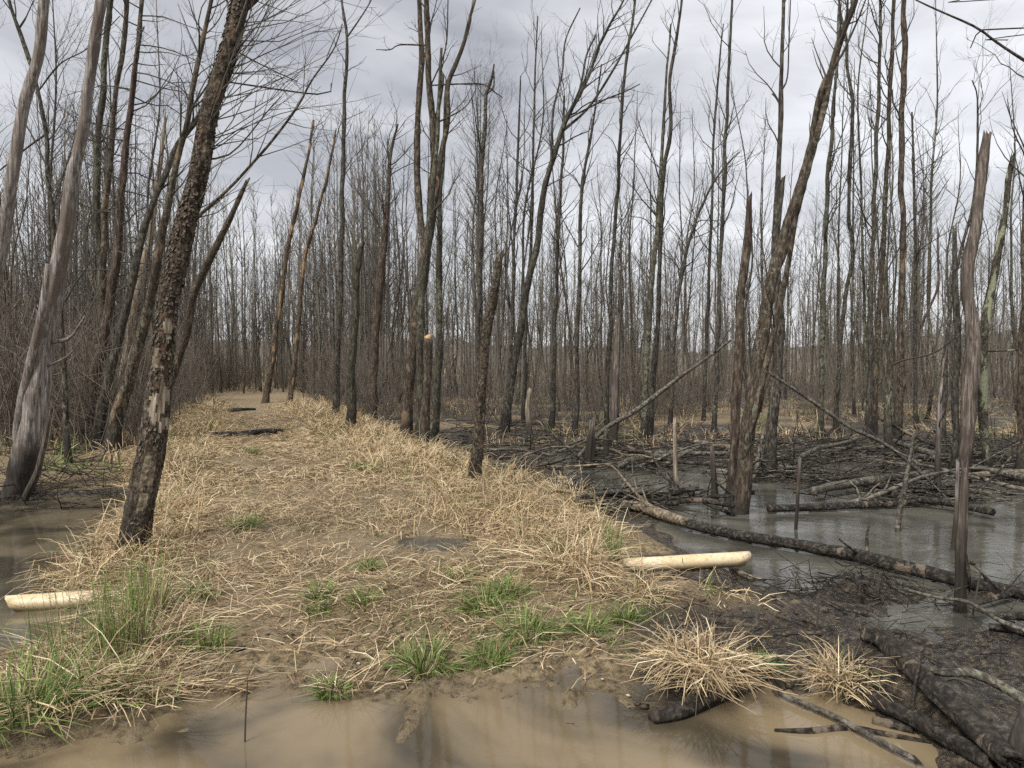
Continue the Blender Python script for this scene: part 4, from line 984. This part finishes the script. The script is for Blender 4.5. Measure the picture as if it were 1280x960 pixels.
log('fallen_branch', 'second dark stick half sunk at the right edge, above the first', L_WET, [(1244, 783, 8), (1275, 787, 9), (1310, 792, 9)], 12, cat='branch', zoff=0.06)
log('fallen_branch', 'thin bowed branch arching over the mud to the right edge', L_GREY, [(1130, 752, 3), (1170, 766, 4), (1210, 774, 5), (1250, 792, 5), (1285, 812, 5)], 13, cat='branch', zoff=0.10, sides=7, knots=3)
log('fallen_branch', 'dark crooked branch reaching into the water at the right edge', L_WET, [(1220, 765, 5), (1248, 757, 7), (1275, 747, 9), (1300, 740, 10)], 14, cat='branch', zoff=0.05, knots=2)
log('fallen_branch', 'pale-tipped short branch lying on the mud right of the pipe', L_TAN, [(912, 713, 6), (922, 720, 8), (938, 727, 7), (955, 730, 4)], 15, cat='branch', zoff=0.03)
log('fallen_log', 'dark log lying level in the swamp behind the open water', L_WET, [(960, 642, 8), (1020, 640, 9), (1090, 637, 9), (1150, 634, 7)], 16, zoff=0.04)
log('fallen_log', 'long log with lichen-white end lying across the swamp debris at right', L_GREY, [(1015, 628, 11), (1060, 618, 11), (1110, 609, 10), (1160, 603, 7)], 17, zoff=0.12)
log('fallen_log', 'straight grey log running from swamp centre down to the right', L_GREY, [(1118, 560, 6), (1160, 578, 8), (1210, 596, 9), (1250, 605, 9), (1300, 614, 9)], 18, zoff=0.14)
log('fallen_log', 'level brown log in debris near the right edge', L_TAN, [(1195, 606, 7), (1230, 603, 8), (1270, 601, 9), (1300, 600, 9)], 19, zoff=0.10)
log('fallen_log', 'dark log low in the debris below the straight grey log', L_WET, [(1095, 624, 8), (1140, 633, 9), (1190, 640, 9), (1240, 650, 10)], 20, zoff=0.08)
log('fallen_log', 'pale thin log lying level behind the pool, left of the leaning tree', L_TAN, [(868, 560, 6), (890, 564, 6), (915, 568, 6)], 21, zoff=0.12)
log('fallen_log', 'mossy curved log lying above the small pool', L_GREY, [(775, 590, 8), (795, 581, 9), (818, 578, 9), (842, 580, 9)], 22, zoff=0.08)
log('fallen_log', 'long level grey log behind the small pool', L_GREY, [(745, 570, 4), (800, 573, 5), (860, 577, 5), (920, 579, 5), (960, 580, 4)], 23, zoff=0.13)
log('fallen_branch', 'curving mossy branch lifting over the debris left of centre-right', L_GREY, [(1003, 586, 6), (1025, 577, 5), (1050, 570, 5), (1072, 562, 4)], 24, cat='branch', zoff=0.22)
log('fallen_log', 'dark log lying straight across the grassy path', L_WET, [(249, 549, 6), (280, 547, 8), (320, 545, 8), (352, 541, 6)], 25, zoff=0.03)
log('fallen_log', 'thin log across the path, left of the farther two', L_WET, [(256, 516, 3), (278, 516, 4), (300, 515, 3)], 26, zoff=0.03)
log('fallen_log', 'thin log across the path, right of the farther two', L_WET, [(285, 514, 3), (300, 514, 4), (318, 513, 3)], 27, zoff=0.03)
log('fallen_branch', 'twig pile branch lying at the water by the grey barkless trunk', L_WET, [(0, 618, 5), (30, 625, 6), (60, 636, 6), (82, 642, 4)], 28, cat='branch', zoff=0.06)
log('fallen_log', 'black sunken log along the left ditch bank', L_WET, [(15, 640, 10), (60, 646, 13), (100, 650, 12), (130, 650, 8)], 29, zoff=0.02)
# corner trunk: pale debarked wood at bottom right
hero('stump', 'pale barkless stub at the bottom right corner of the photo', W_GREY, [(1255, 985, 34), (1268, 955, 32), (1278, 915, 28), (1284, 890, 22)], 60, D=2.95, broken=True, jag=0.06, cat='stump', flare=0, sides=16, ring=0.02, rough=0.15)

# many more fallen sticks on the swamp: the larger ones singly
rng = np.random.RandomState(31)
lp = []
for k in range(8):
    rg = np.random.RandomState(700 + k); L = 1.0; n = 14
    P = wander(rg, (-0.5, 0, 0), (1, 0, 0), L, n, 0.11, 0); P[:, 2] *= 0.7; R = np.linspace(0.019, 0.008, n + 1) * rg.uniform(0.7, 1.3)
    G = Geo(); tube(G, P, R, 8, 0.3, rg, 0.02, start_cap=True)
    for _ in range(3):
        i = rg.randint(2, n - 2); tube(G, wander(rg, P[i], (rg.uniform(0.2, 1), rg.normal(0, 0.8), rg.uniform(0, 0.6)), rg.uniform(0.08, 0.25), 3, 0.15, 0), np.linspace(0.010, 0.004, 4), 4, cap=False)
    lp.append([G.mesh('branch', m) for m in (L_WET, L_GREY, L_TAN)])
cnt = 0; fallen = []
while cnt < 85:
    px = rng.uniform(600, 1300); py = rng.uniform(552, 632); p = gp(px, py)
    if float(lat(p[0], p[1])) < 2.9 or (H1(p[0], p[1]) < WZ - 0.05 and rng.rand() < 0.85): continue
    cnt += 1
    L = rng.uniform(0.8, 2.8); a = rng.normal(0, 0.6) + (pi if rng.rand() < 0.5 else 0)
    m = lp[rng.randint(8)][rng.choice([0, 0, 0, 1, 1, 1, 2])]
    o = link('fallen_branch', m, None, (p[0], p[1], max(H1(p[0], p[1]), WZ) + rng.uniform(0.02, 0.14)))
    o.rotation_euler = (rng.uniform(0, 6.28), rng.normal(0, 0.07), a); o.scale = (L, L * 0.9 * rng.uniform(0.7, 1.2), L * 0.9)
    fallen.append((o, ('low ' if py > 592 else 'far ') + 'fallen branch in debris ' + near(px), px))
for (o, l, px), lb in zip(fallen, number([(l, px) for o, l, px in fallen])): tag(o, lb, 'branch', 'fallen branches in the swamp debris')
# small litter of sticks: one mass
G = Geo(); rng = np.random.RandomState(32)
def stick(p, L, r, a, tilt, s=4):  # into the current G
    d = np.array([cos(a) * cos(tilt), sin(a) * cos(tilt), sin(tilt)])
    P = wander(rng, np.array(p) - d * L * 0.5, d, L, 4, 0.10, 0); tube(G, P, np.linspace(r, r * 0.4, 5), s, cap=False)
GD = G; GP = Geo(); c_ = 0
while c_ < 1500:
    px = rng.uniform(420, 1310); py = rng.uniform(530 if px < 760 else 545, 640); p = gp(px, py)
    if float(lat(p[0], p[1])) < 2.2 or (H1(p[0], p[1]) < WZ - 0.03 and rng.rand() < 0.88): continue
    z = max(H1(p[0], p[1]), WZ)
    up_t = rng.rand() < 0.16; G = GP if rng.rand() < 0.33 else GD
    stick((p[0], p[1], z + rng.uniform(0, 0.12)), rng.uniform(0.3, 1.5), rng.uniform(0.004, 0.016), rng.uniform(0, 6.28) if up_t else rng.normal(0, 0.6), rng.uniform(0.3, 1.2) if up_t else rng.normal(0, 0.12)); c_ += 1
G = GD
for _ in range(240):      # mud bank sticks and roots
    px = rng.uniform(860, 1290); py = rng.uniform(705, 860); p = gp(px, py)
    stick((p[0], p[1], max(H1(p[0], p[1]), WZ) + 0.012), rng.uniform(0.08, 0.5), rng.uniform(0.002, 0.006), rng.uniform(0, 6.28), rng.normal(0.1, 0.25))
for _ in range(170):      # twig heap on the mud mound
    p = np.array([2.65 + rng.normal(0, 0.38), 6.0 + rng.normal(0, 0.22), 0]); p[2] = H1(p[0], p[1]) + 0.04
    stick(p, rng.uniform(0.15, 0.65), rng.uniform(0.002, 0.006), rng.uniform(0, 6.28), rng.normal(0.15, 0.35))
for _ in range(260):      # brushwood by the left ditch
    px = rng.uniform(0, 150); py = rng.uniform(560, 650); p = gp(px, py)
    stick((p[0], p[1], max(H1(p[0], p[1]), WZ) + rng.uniform(0, 0.16)), rng.uniform(0.2, 1.1), rng.uniform(0.003, 0.010), rng.uniform(0, 6.28), rng.normal(0.1, 0.3))
for _ in range(90):
    px = rng.uniform(640, 1310); p = gp(px, rng.uniform(545, 570)); L = rng.uniform(0.3, 1.0)
    stick((p[0], p[1], H1(p[0], p[1]) + L * 0.4), L, rng.uniform(0.005, 0.015), rng.uniform(0, 6.28), rng.uniform(1.1, 1.57))
tag(link('stick_litter', G.mesh('stick_litter', L_WET)), 'litter of small dark sticks and twigs over the swamp mud', 'sticks', kind='stuff')

tag(link('dry_sticks', GP.mesh('dry_sticks', L_GREY)), 'litter of pale dry sticks strewn over the swamp debris', 'sticks', kind='stuff')
# single thin stems standing up
def stem(label, pts, seed, mat=T_DARK, D=None):
    rng = np.random.RandomState(seed); p0 = gp(pts[0][0], pts[0][1]); D = D or p0[1]
    W = build_px(pts, D, 0); base = W[0, :3].copy(); W[:, :3] -= base; S = spline(W, 14)
    G = Geo(); tube(G, S[:, :3], S[:, 3], 6, 0.2, rng)
    o = link('bare_stem', G.mesh('bare_stem', mat), None, base); tag(o, label, 'stem', 'bare stems')
    return o
stem('dark bare stem standing in the front puddle', [(306, 938, 2.6), (307, 900, 2.4), (309, 860, 2), (310, 846, 1)], 1)
stem('thin dark stem standing on the mud left of the twig heap', [(1021, 792, 3), (1022, 770, 3), (1023, 745, 2)], 2)
stem('thin dark stem standing at the twig heap by the water', [(1095, 752, 2.5), (1098, 735, 2.5), (1100, 715, 1.5)], 3)
stem('thin leaning stem in the water right of the brown post', [(1215, 774, 3), (1220, 745, 2.6), (1226, 712, 1.5)], 4)

# ------------------------------------------------------------------ grass
def blades(G, rng, base, az, L, lean, droop, w, col, kink=0.35):
    """curved ribbons of 4 cross-sections, some snapped over; arrays of length n"""
    n = len(L); ts = np.array([0, 0.36, 0.7, 1.0])
    tw = rng.uniform(-1.2, 1.2, n)[:, None]
    kk = np.where(rng.rand(n) < kink, rng.randint(1, 4, n), 9); ka = rng.uniform(0.5, 1.6, n); kz = rng.normal(0, 0.7, n)
    V = np.zeros((n, 4, 2, 3)); pos = base.copy(); prev = 0; a2 = az.copy()
    for k, t in enumerate(ts):
        if k:
            st = (t - prev) * L; br = (k >= kk)
            ang = np.minimum(lean + droop * (t - 0.18) + br * ka, 2.7)
            a2 = az + br * kz
            d = np.stack([np.cos(a2), np.sin(a2), np.zeros(n)], -1)
            pos = pos + d * (np.sin(ang) * st)[:, None] + np.array([0, 0, 1.0]) * (np.cos(ang) * st)[:, None]
            prev = t
        sd = np.stack([-np.sin(a2), np.cos(a2), np.zeros(n)], -1); sd = sd * np.cos(tw) + np.array([0, 0, 1.0]) * np.sin(tw) * 0.8
        hw = (w * (1 - 0.7 * t ** 1.5) * 0.5)[:, None]
        V[:, k, 0] = pos - sd * hw; V[:, k, 1] = pos + sd * hw
    gz = base[:, 2][:, None] + 0.010 + rng.uniform(0, 0.03, (n, 1))        # tips come to rest on the mat
    low = V[..., 2].min(2); V[..., 2] += np.maximum(gz - low, 0)[..., None] * np.array([0, 1, 1, 1])[None, :, None]
    i = np.arange(n)[:, None] * 8 + np.arange(3)[None] * 2
    q = np.stack([i, i + 1, i + 3, i + 2], -1).reshape(-1, 4)
    G.add(V.reshape(-1, 3), q, c=np.repeat(col, 8, 0))
def straw_col(rng, n):
    pal = np.array([(0.55, 0.43, 0.255), (0.44, 0.325, 0.183), (0.66, 0.55, 0.365), (0.29, 0.195, 0.112), (0.45, 0.315, 0.178), (0.17, 0.108, 0.06)])
    c = pal[rng.choice(6, n, p=[0.3, 0.24, 0.16, 0.14, 0.1, 0.06])]
    return c * rng.uniform(0.75, 1.15, (n, 1))
def green_col(rng, n):
    pal = np.array([(0.085, 0.135, 0.028), (0.12, 0.18, 0.04), (0.065, 0.10, 0.025), (0.19, 0.22, 0.07)])
    return pal[rng.choice(4, n, p=[0.35, 0.3, 0.2, 0.15])] * rng.uniform(0.75, 1.2, (n, 1))

def grass_density(x, y):
    s = lat(x, y); n = 0.5 + fbm(x * 0.8, y * 0.8, 3, 3)
    right = np.exp(-((s - (1.35 + 0.45 * np.exp(-((y - 10) / 2.5) ** 2))) / 0.75) ** 2)
    left = np.exp(-((s + 2.0) / 0.55) ** 2)
    d = (right * sm(5.0, 5.8, y) + left * sm(5.2, 6.6, y)) * (0.35 + 1.1 * n) + 0.13 * (np.abs(s) < 2.2) * sm(5, 6, y)
    d = d * np.where(np.abs(s + 0.62) < 0.5, 0.14, 1.0)
    # the trail widens: keep right side of it clear up front
    d = d * np.where((y < 6.3) & (s < 1.1) & (s > -1.3), 0.12, 1.0)
    return np.clip(d, 0, 1)
G = Geo(); rng = np.random.RandomState(41); tus = 0
while tus < 1850:
    y = 5.0 + 24 * rng.rand() ** 1.5; x = float(cline(y)) + rng.uniform(-2.9, 3.0)
    if rng.rand() > float(grass_density(np.array([x]), np.array([y]))[0]): continue
    z = H1(x, y)
    if z < WZ + 0.03 or (x > 0.6 and 5.3 < y < 7.0) or math.hypot((x + 0.7) / 0.55, (y - 6.6) / 0.6) < 1: continue
    tus += 1
    n = int(rng.uniform(28, 62) * (1 if y < 12 else 0.75)); sc_ = rng.uniform(0.6, 1.15)
    if abs(float(lat(x, y)) + 0.5) < 1.0: sc_ *= 0.45
    rad = rng.uniform(0.10, 0.26); a = rng.uniform(0, 6.28, n); rr_ = rad * np.sqrt(rng.rand(n))
    base = np.stack([x + rr_ * np.cos(a), y + rr_ * np.sin(a), np.full(n, z - 0.02)], -1)
    fa = rng.uniform(0, 6.28)
    az = np.where(rng.rand(n) < 0.55, fa + rng.normal(0, 0.9, n), rng.uniform(0, 6.28, n))
    L = rng.uniform(0.20, 0.54, n) * sc_; w = rng.uniform(0.0045, 0.0095, n) * (1.0 if y < 9 else 1.35 if y < 15 else 2.0)
    col = straw_col(rng, n) * rng.uniform(0.85, 1.1)
    if rng.rand() < 0.22:
        m = rng.rand(n) < 0.3; col[m] = green_col(rng, int(m.sum())); 
    blades(G, rng, base, az, L, np.abs(rng.normal(0.7 if rng.rand() < 0.7 else 0.3, 0.4, n)), rng.uniform(0.6, 3.0, n), w, col, 0.5)
tag(link('dry_grass', G.mesh('dry_grass', GRASS, False)), 'tan dead grass flopped along both sides of the path', 'grass', kind='stuff')
# flattened dead stalks on the path
G = Geo(); rng = np.random.RandomState(42); n = 88000
y = 3.75 + 20 * rng.rand(n) ** 1.9; x = cline(y) + rng.uniform(-2.4, 2.3, n); s = lat(x, y)
keep = rng.rand(n) < np.clip(0.35 + 1.4 * (0.25 + fbm(x * 0.9, y * 0.9, 2, 3)), 0.05, 1) * np.where(y < 4.6, 0.45, 1.0) * np.where((x > 0.5) & (y < 5.6), 0.2, 1.0) * np.where((x > 0.9) & (y < 7.2), 0.1, 1.0) * np.where(np.hypot((x + 0.7) / 0.42, (y - 6.75) / 0.36) < 1, 0.03, 1.0)
x, y = x[keep], y[keep]; z = height(x, y); ok = z > WZ + 0.01; x, y, z = x[ok], y[ok], z[ok]
ok = ~((y < 4.2) & (z < PZ + 0.008)); x, y, z = x[ok], y[ok], z[ok]; n = len(x)
col = straw_col(rng, n) * np.array([1.0, 1.0, 1.02]); dk = rng.rand(n) < 0.28; col[dk] *= 0.4
flow = 0.5 + 2.2 * fbm(x * 0.5, y * 0.5, 6, 2)
blades(G, rng, np.stack([x, y, z + 0.006], -1), flow + rng.normal(0, 0.9, n) + pi * (rng.rand(n) < 0.5), rng.uniform(0.05, 0.30, n), rng.uniform(1.1, 1.6, n), rng.uniform(0.0, 0.5, n), rng.uniform(0.003, 0.0075, n) * np.where(y > 10, 1.6, 1), col, 0.2)
tag(link('straw_litter', G.mesh('straw_litter', GRASS, False)), 'matted flattened dead stalks covering the path', 'straw', kind='stuff')
G = Geo(); rng = np.random.RandomState(48); n = 9000
y = 4.2 + 14 * rng.rand(n) ** 1.6; x = cline(y) + rng.uniform(-2.3, 2.0, n)
keep = fbm(x * 1.3 + 9, y * 1.3, 5, 3) > 0.16; x, y = x[keep], y[keep]; z = height(x, y); ok = z > -0.03; x, y, z = x[ok], y[ok], z[ok]; n = len(x)
blades(G, rng, np.stack([x, y, z - 0.005], -1), rng.uniform(0, 6.28, n), rng.uniform(0.04, 0.15, n), np.abs(rng.normal(0.5, 0.4, n)), rng.uniform(0.2, 1.4, n), rng.uniform(0.003, 0.007, n), green_col(rng, n), 0.1)
tag(link('green_shoots', G.mesh('green_shoots', GRASS, False)), 'new green shoots coming up through the dead thatch on the path', 'grass', kind='stuff')
# far tan marsh grass between the trunks
G = Geo(); rng = np.random.RandomState(43); tus = 0
while tus < 700:
    px = rng.uniform(-30, 1310); D = rng.uniform(16, 42) if px > 420 else rng.uniform(11, 40); p = at_d(px, 480, D); x, y = p[0], p[1]
    s_ = float(lat(x, y))
    if abs(s_) < 1.9 or fbm(np.array([x * 0.35]), np.array([y * 0.35]), 2, 2)[0] < -0.12: continue
    tus += 1; n = 26; a = rng.uniform(0, 6.28, n); rr_ = rng.uniform(0.1, 0.35) * np.sqrt(rng.rand(n)); z = H1(x, y)
    base = np.stack([x + rr_ * np.cos(a), y + rr_ * np.sin(a), np.full(n, z - 0.02)], -1)
    col = straw_col(rng, n) * np.array([0.80, 0.78, 0.78]) * rng.uniform(0.6, 1.1)
    if rng.rand() < 0.15: col = green_col(rng, n)
    blades(G, rng, base, a + rng.normal(0, 0.5, n), rng.uniform(0.15, 0.55, n), np.abs(rng.normal(0.45, 0.3, n)), rng.uniform(0.2, 2.0, n), rng.uniform(0.010, 0.022, n), col)
tag(link('marsh_grass', G.mesh('marsh_grass', GRASS, False)), 'tan marsh grass at the foot of the background trees', 'grass', kind='stuff')

def tussock(name, label, px, py, n, rad, L, green, seed, cat='grass', lean=0.3, droop=(0.6, 2.4), w=(0.004, 0.008), zadd=0.0, up=False, group=None):
    rng = np.random.RandomState(seed); p = gp(px, py); z = max(H1(p[0], p[1]), WZ) + zadd
    a = rng.uniform(0, 6.28, n); r_ = rad * np.sqrt(rng.rand(n))
    base = np.stack([r_ * np.cos(a), r_ * np.sin(a), np.zeros(n) - 0.01 + zadd * 0], -1)
    col = np.where((rng.rand(n) < green)[:, None], green_col(rng, n) * 1.25, straw_col(rng, n) * rng.uniform(0.55, 1.15, (n, 1)))
    ln = np.abs(rng.normal(lean, lean * 0.7, n))
    if green < 0.5:                                  # a skirt of matted stalks round the clump
        m = rng.rand(n) < 0.4; ln[m] = rng.uniform(1.0, 1.5, int(m.sum())); base[m, :2] *= 1.7; base[m, 2] += rng.uniform(0, 0.10, int(m.sum()))
    G = Geo(); flop = 1.1 if lean > 0.3 and green < 0.5 else 0.6
    blades(G, rng, base, a + rng.normal(0, flop, n), rng.uniform(L[0], L[1], n), ln, rng.uniform(droop[0], droop[1], n), rng.uniform(w[0], w[1], n), col)
    o = link(name, G.mesh(name, GRASS, False), None, (p[0], p[1], z)); tag(o, label, cat, group); return o
tussock('grass_tussock', 'pale straw tussock heaped over the half-sunk rotten log', 872, 856, 800, 0.15, (0.18, 0.46), 0.0, 1, lean=0.42, droop=(1.3, 3.2), zadd=0.07)
tussock('grass_tussock', 'small upright straw tussock left of the big corner log', 1052, 862, 420, 0.09, (0.14, 0.34), 0.04, 2, lean=0.34, droop=(0.8, 3.0), zadd=0.02)
tussock('grass_tussock', 'bent-over straw clump at the left puddle edge', 70, 880, 340, 0.17, (0.25, 0.5), 0.05, 3, lean=0.4, droop=(1.0, 2.8))
tussock('grass_tussock', 'flopped straw clump beside the bright green tuft at lower left', 165, 868, 300, 0.16, (0.22, 0.48), 0.08, 4, lean=0.6, droop=(0.8, 2.4))
tussock('grass_tussock', 'flattened straw clump between the pipe and the path at left', 190, 800, 260, 0.17, (0.22, 0.5), 0.12, 5, lean=0.7, droop=(0.6, 1.8))
tussock('grass_tussock', 'high straw tuft at the water end of the bank, above the pipe', 645, 640, 420, 0.2, (0.35, 0.65), 0.03, 6, lean=0.4)
tussock('grass_tussock', 'straw clump drooping over the bank left of the pipe end', 715, 712, 420, 0.2, (0.22, 0.45), 0.04, 7, lean=0.6)
tussock('grass_tussock', 'dark straw clump on the mud below the bank right of the green tufts', 790, 745, 200, 0.16, (0.15, 0.36), 0.05, 8, lean=0.8)
tussock('rush_clump', 'dark green upright rushes in front of the left pipe end', 150, 812, 240, 0.15, (0.3, 0.55), 0.85, 9, cat='rushes', lean=0.14, droop=(0.0, 0.5), w=(0.003, 0.005))
tussock('rush_clump', 'sparse green rushes standing in the left ditch water', 78, 840, 90, 0.16, (0.35, 0.6), 0.8, 10, cat='rushes', lean=0.14, droop=(0.0, 0.5), w=(0.003, 0.005))
tussock('rush_clump', 'small upright green rush clump at the bank above the pipe', 765, 700, 130, 0.07, (0.22, 0.36), 0.9, 11, cat='rushes', lean=0.1, droop=(0.0, 0.3), w=(0.004, 0.006))
tussock('rush_clump', 'green rushes mixed with straw right of the left pipe end', 185, 770, 150, 0.12, (0.3, 0.5), 0.7, 12, cat='rushes', lean=0.15, droop=(0.0, 0.6))
tufts = [(530, 835, 1.0, 'broad dark green grass tuft nearest the puddle, front of the path'), (612, 828, 0.7, 'flat green tuft right of the broad dark green one'),
 (657, 795, 1.0, 'upright bright green tuft above the right end of the muddy shore'), (605, 762, 0.95, 'wide green tuft in the middle of the path, lower of a touching pair'),
 (632, 745, 0.8, 'wide green tuft in the middle of the path, upper of a touching pair'), (578, 727, 0.6, 'small green tuft above the touching pair'),
 (400, 745, 0.6, 'dark green leafy tuft on the left half of the path'), (414, 868, 0.45, 'small mossy green tuft at the puddle rim left of centre'),
 (256, 812, 0.8, 'green tuft between the rushes and the path at left'), (250, 748, 0.6, 'small bright green tuft above the left green tuft'),
 (733, 790, 0.7, 'green tuft left of the dark straw clump on the mud'), (781, 775, 0.55, 'small green tuft touching the dark straw clump'),
 (460, 712, 0.45, 'tiny green tuft near the path puddle'), (125, 868, 1.15, 'bright green tuft growing in the straw clump at lower left'),
 (18, 895, 1.6, 'big broad-leaved green tuft in the bottom left corner'), (305, 660, 0.9, 'green tuft beside the left straw band in the middle distance'),
 (455, 755, 0.5, 'faint green tuft on the bare middle of the path'), (315, 568, 0.8, 'green tuft near the log across the path'), (456, 590, 1.0, 'green shoots in the straw band right of the path'),
 (948, 838, 0.5, 'soft green tuft at the right side of the pale straw tussock'), (398, 765, 0.4, 'smallest green tuft just below the dark green leafy tuft')]
for k, (px, py, s_, lb) in enumerate(tufts):
    tussock('grass_tuft', lb, px, py, int(150 * (0.5 + s_)), 0.095 * s_ + 0.02, (0.10 * s_ + 0.03, 0.22 * s_ + 0.04), 0.94, 50 + k, lean=0.5, droop=(0.2, 1.4), w=(0.004, 0.008), group='green grass tufts')

# ------------------------------------------------------------------ pebbles on the path
G = Geo(); rng = np.random.RandomState(44)
ico = np.array([(0, 0, 1), (0.9, 0, 0.3), (0.28, 0.85, 0.3), (-0.72, 0.53, 0.3), (-0.72, -0.53, 0.3), (0.28, -0.85, 0.3), (0, 0, -0.6)])
it = [[0, 1, 2], [0, 2, 3], [0, 3, 4], [0, 4, 5], [0, 5, 1], [6, 2, 1], [6, 3, 2], [6, 4, 3], [6, 5, 4], [6, 1, 5]]
for _ in range(1500):
    y = rng.uniform(3.7, 7.5); x = rng.uniform(-1.9, 1.3)
    if rng.rand() > 0.35 + fbm(np.array([x]), np.array([y]), 4, 2)[0] + (0.3 if abs(x - 0.5) < 0.45 and y < 5.3 else 0): continue
    z = H1(x, y); r = 0.004 + 0.016 * rng.rand() ** 3
    if z < PZ and y < 4.2: continue
    v = ico * rng.uniform(0.7, 1.2, (7, 1)) * np.array([r * rng.uniform(0.8, 1.4), r, r * 0.6]); a = rng.uniform(0, 6.28)
    v = np.stack([v[:, 0] * cos(a) - v[:, 1] * sin(a), v[:, 0] * sin(a) + v[:, 1] * cos(a), v[:, 2]], -1) + [x, y, z + r * 0.25]
    c0 = np.array([(0.42, 0.36, 0.27), (0.25, 0.19, 0.12), (0.55, 0.50, 0.42), (0.14, 0.105, 0.07)][rng.choice(4, p=[0.3, 0.35, 0.12, 0.23])])
    G.add(v, None, it, c=np.repeat(c0[None] * rng.uniform(0.7, 1.1), 7, 0))
tag(link('gravel', G.mesh('gravel', GRASS, True)), 'scattered small pebbles on the path', 'gravel', kind='stuff')

G = Geo(); rng = np.random.RandomState(45)
for _ in range(2600):
    if rng.rand() < 0.5: x = rng.uniform(-1.6, 1.4); y = 3.35 + 1.2 * rng.rand() ** 1.3
    else: x = rng.uniform(0.9, 3.6); y = rng.uniform(4.2, 6.6)
    z = H1(x, y); r = 0.006 + 0.028 * rng.rand() ** 3
    if fbm(np.array([x * 2.2]), np.array([y * 2.2]), 4, 2)[0] < 0.02 or (y < 4.3 and x < 2 and z < PZ - 0.01) or z < WZ - 0.01: continue
    v = ico * rng.uniform(0.6, 1.25, (7, 1)) * np.array([r * rng.uniform(0.8, 1.7), r, r * rng.uniform(0.4, 0.8)]); a = rng.uniform(0, 6.28)
    v = np.stack([v[:, 0] * cos(a) - v[:, 1] * sin(a), v[:, 0] * sin(a) + v[:, 1] * cos(a), v[:, 2]], -1) + [x, y, z + r * 0.1]
    c0 = np.array([(0.075, 0.058, 0.04), (0.12, 0.092, 0.06), (0.045, 0.035, 0.026)][rng.randint(3)])
    G.add(v, None, it, c=np.repeat(c0[None] * rng.uniform(0.7, 1.2), 7, 0))
tag(link('mud_clods', G.mesh('mud_clods', GRASS, True)), 'lumps of trodden mud along the puddle shore and swamp bank', 'mud', kind='stuff')
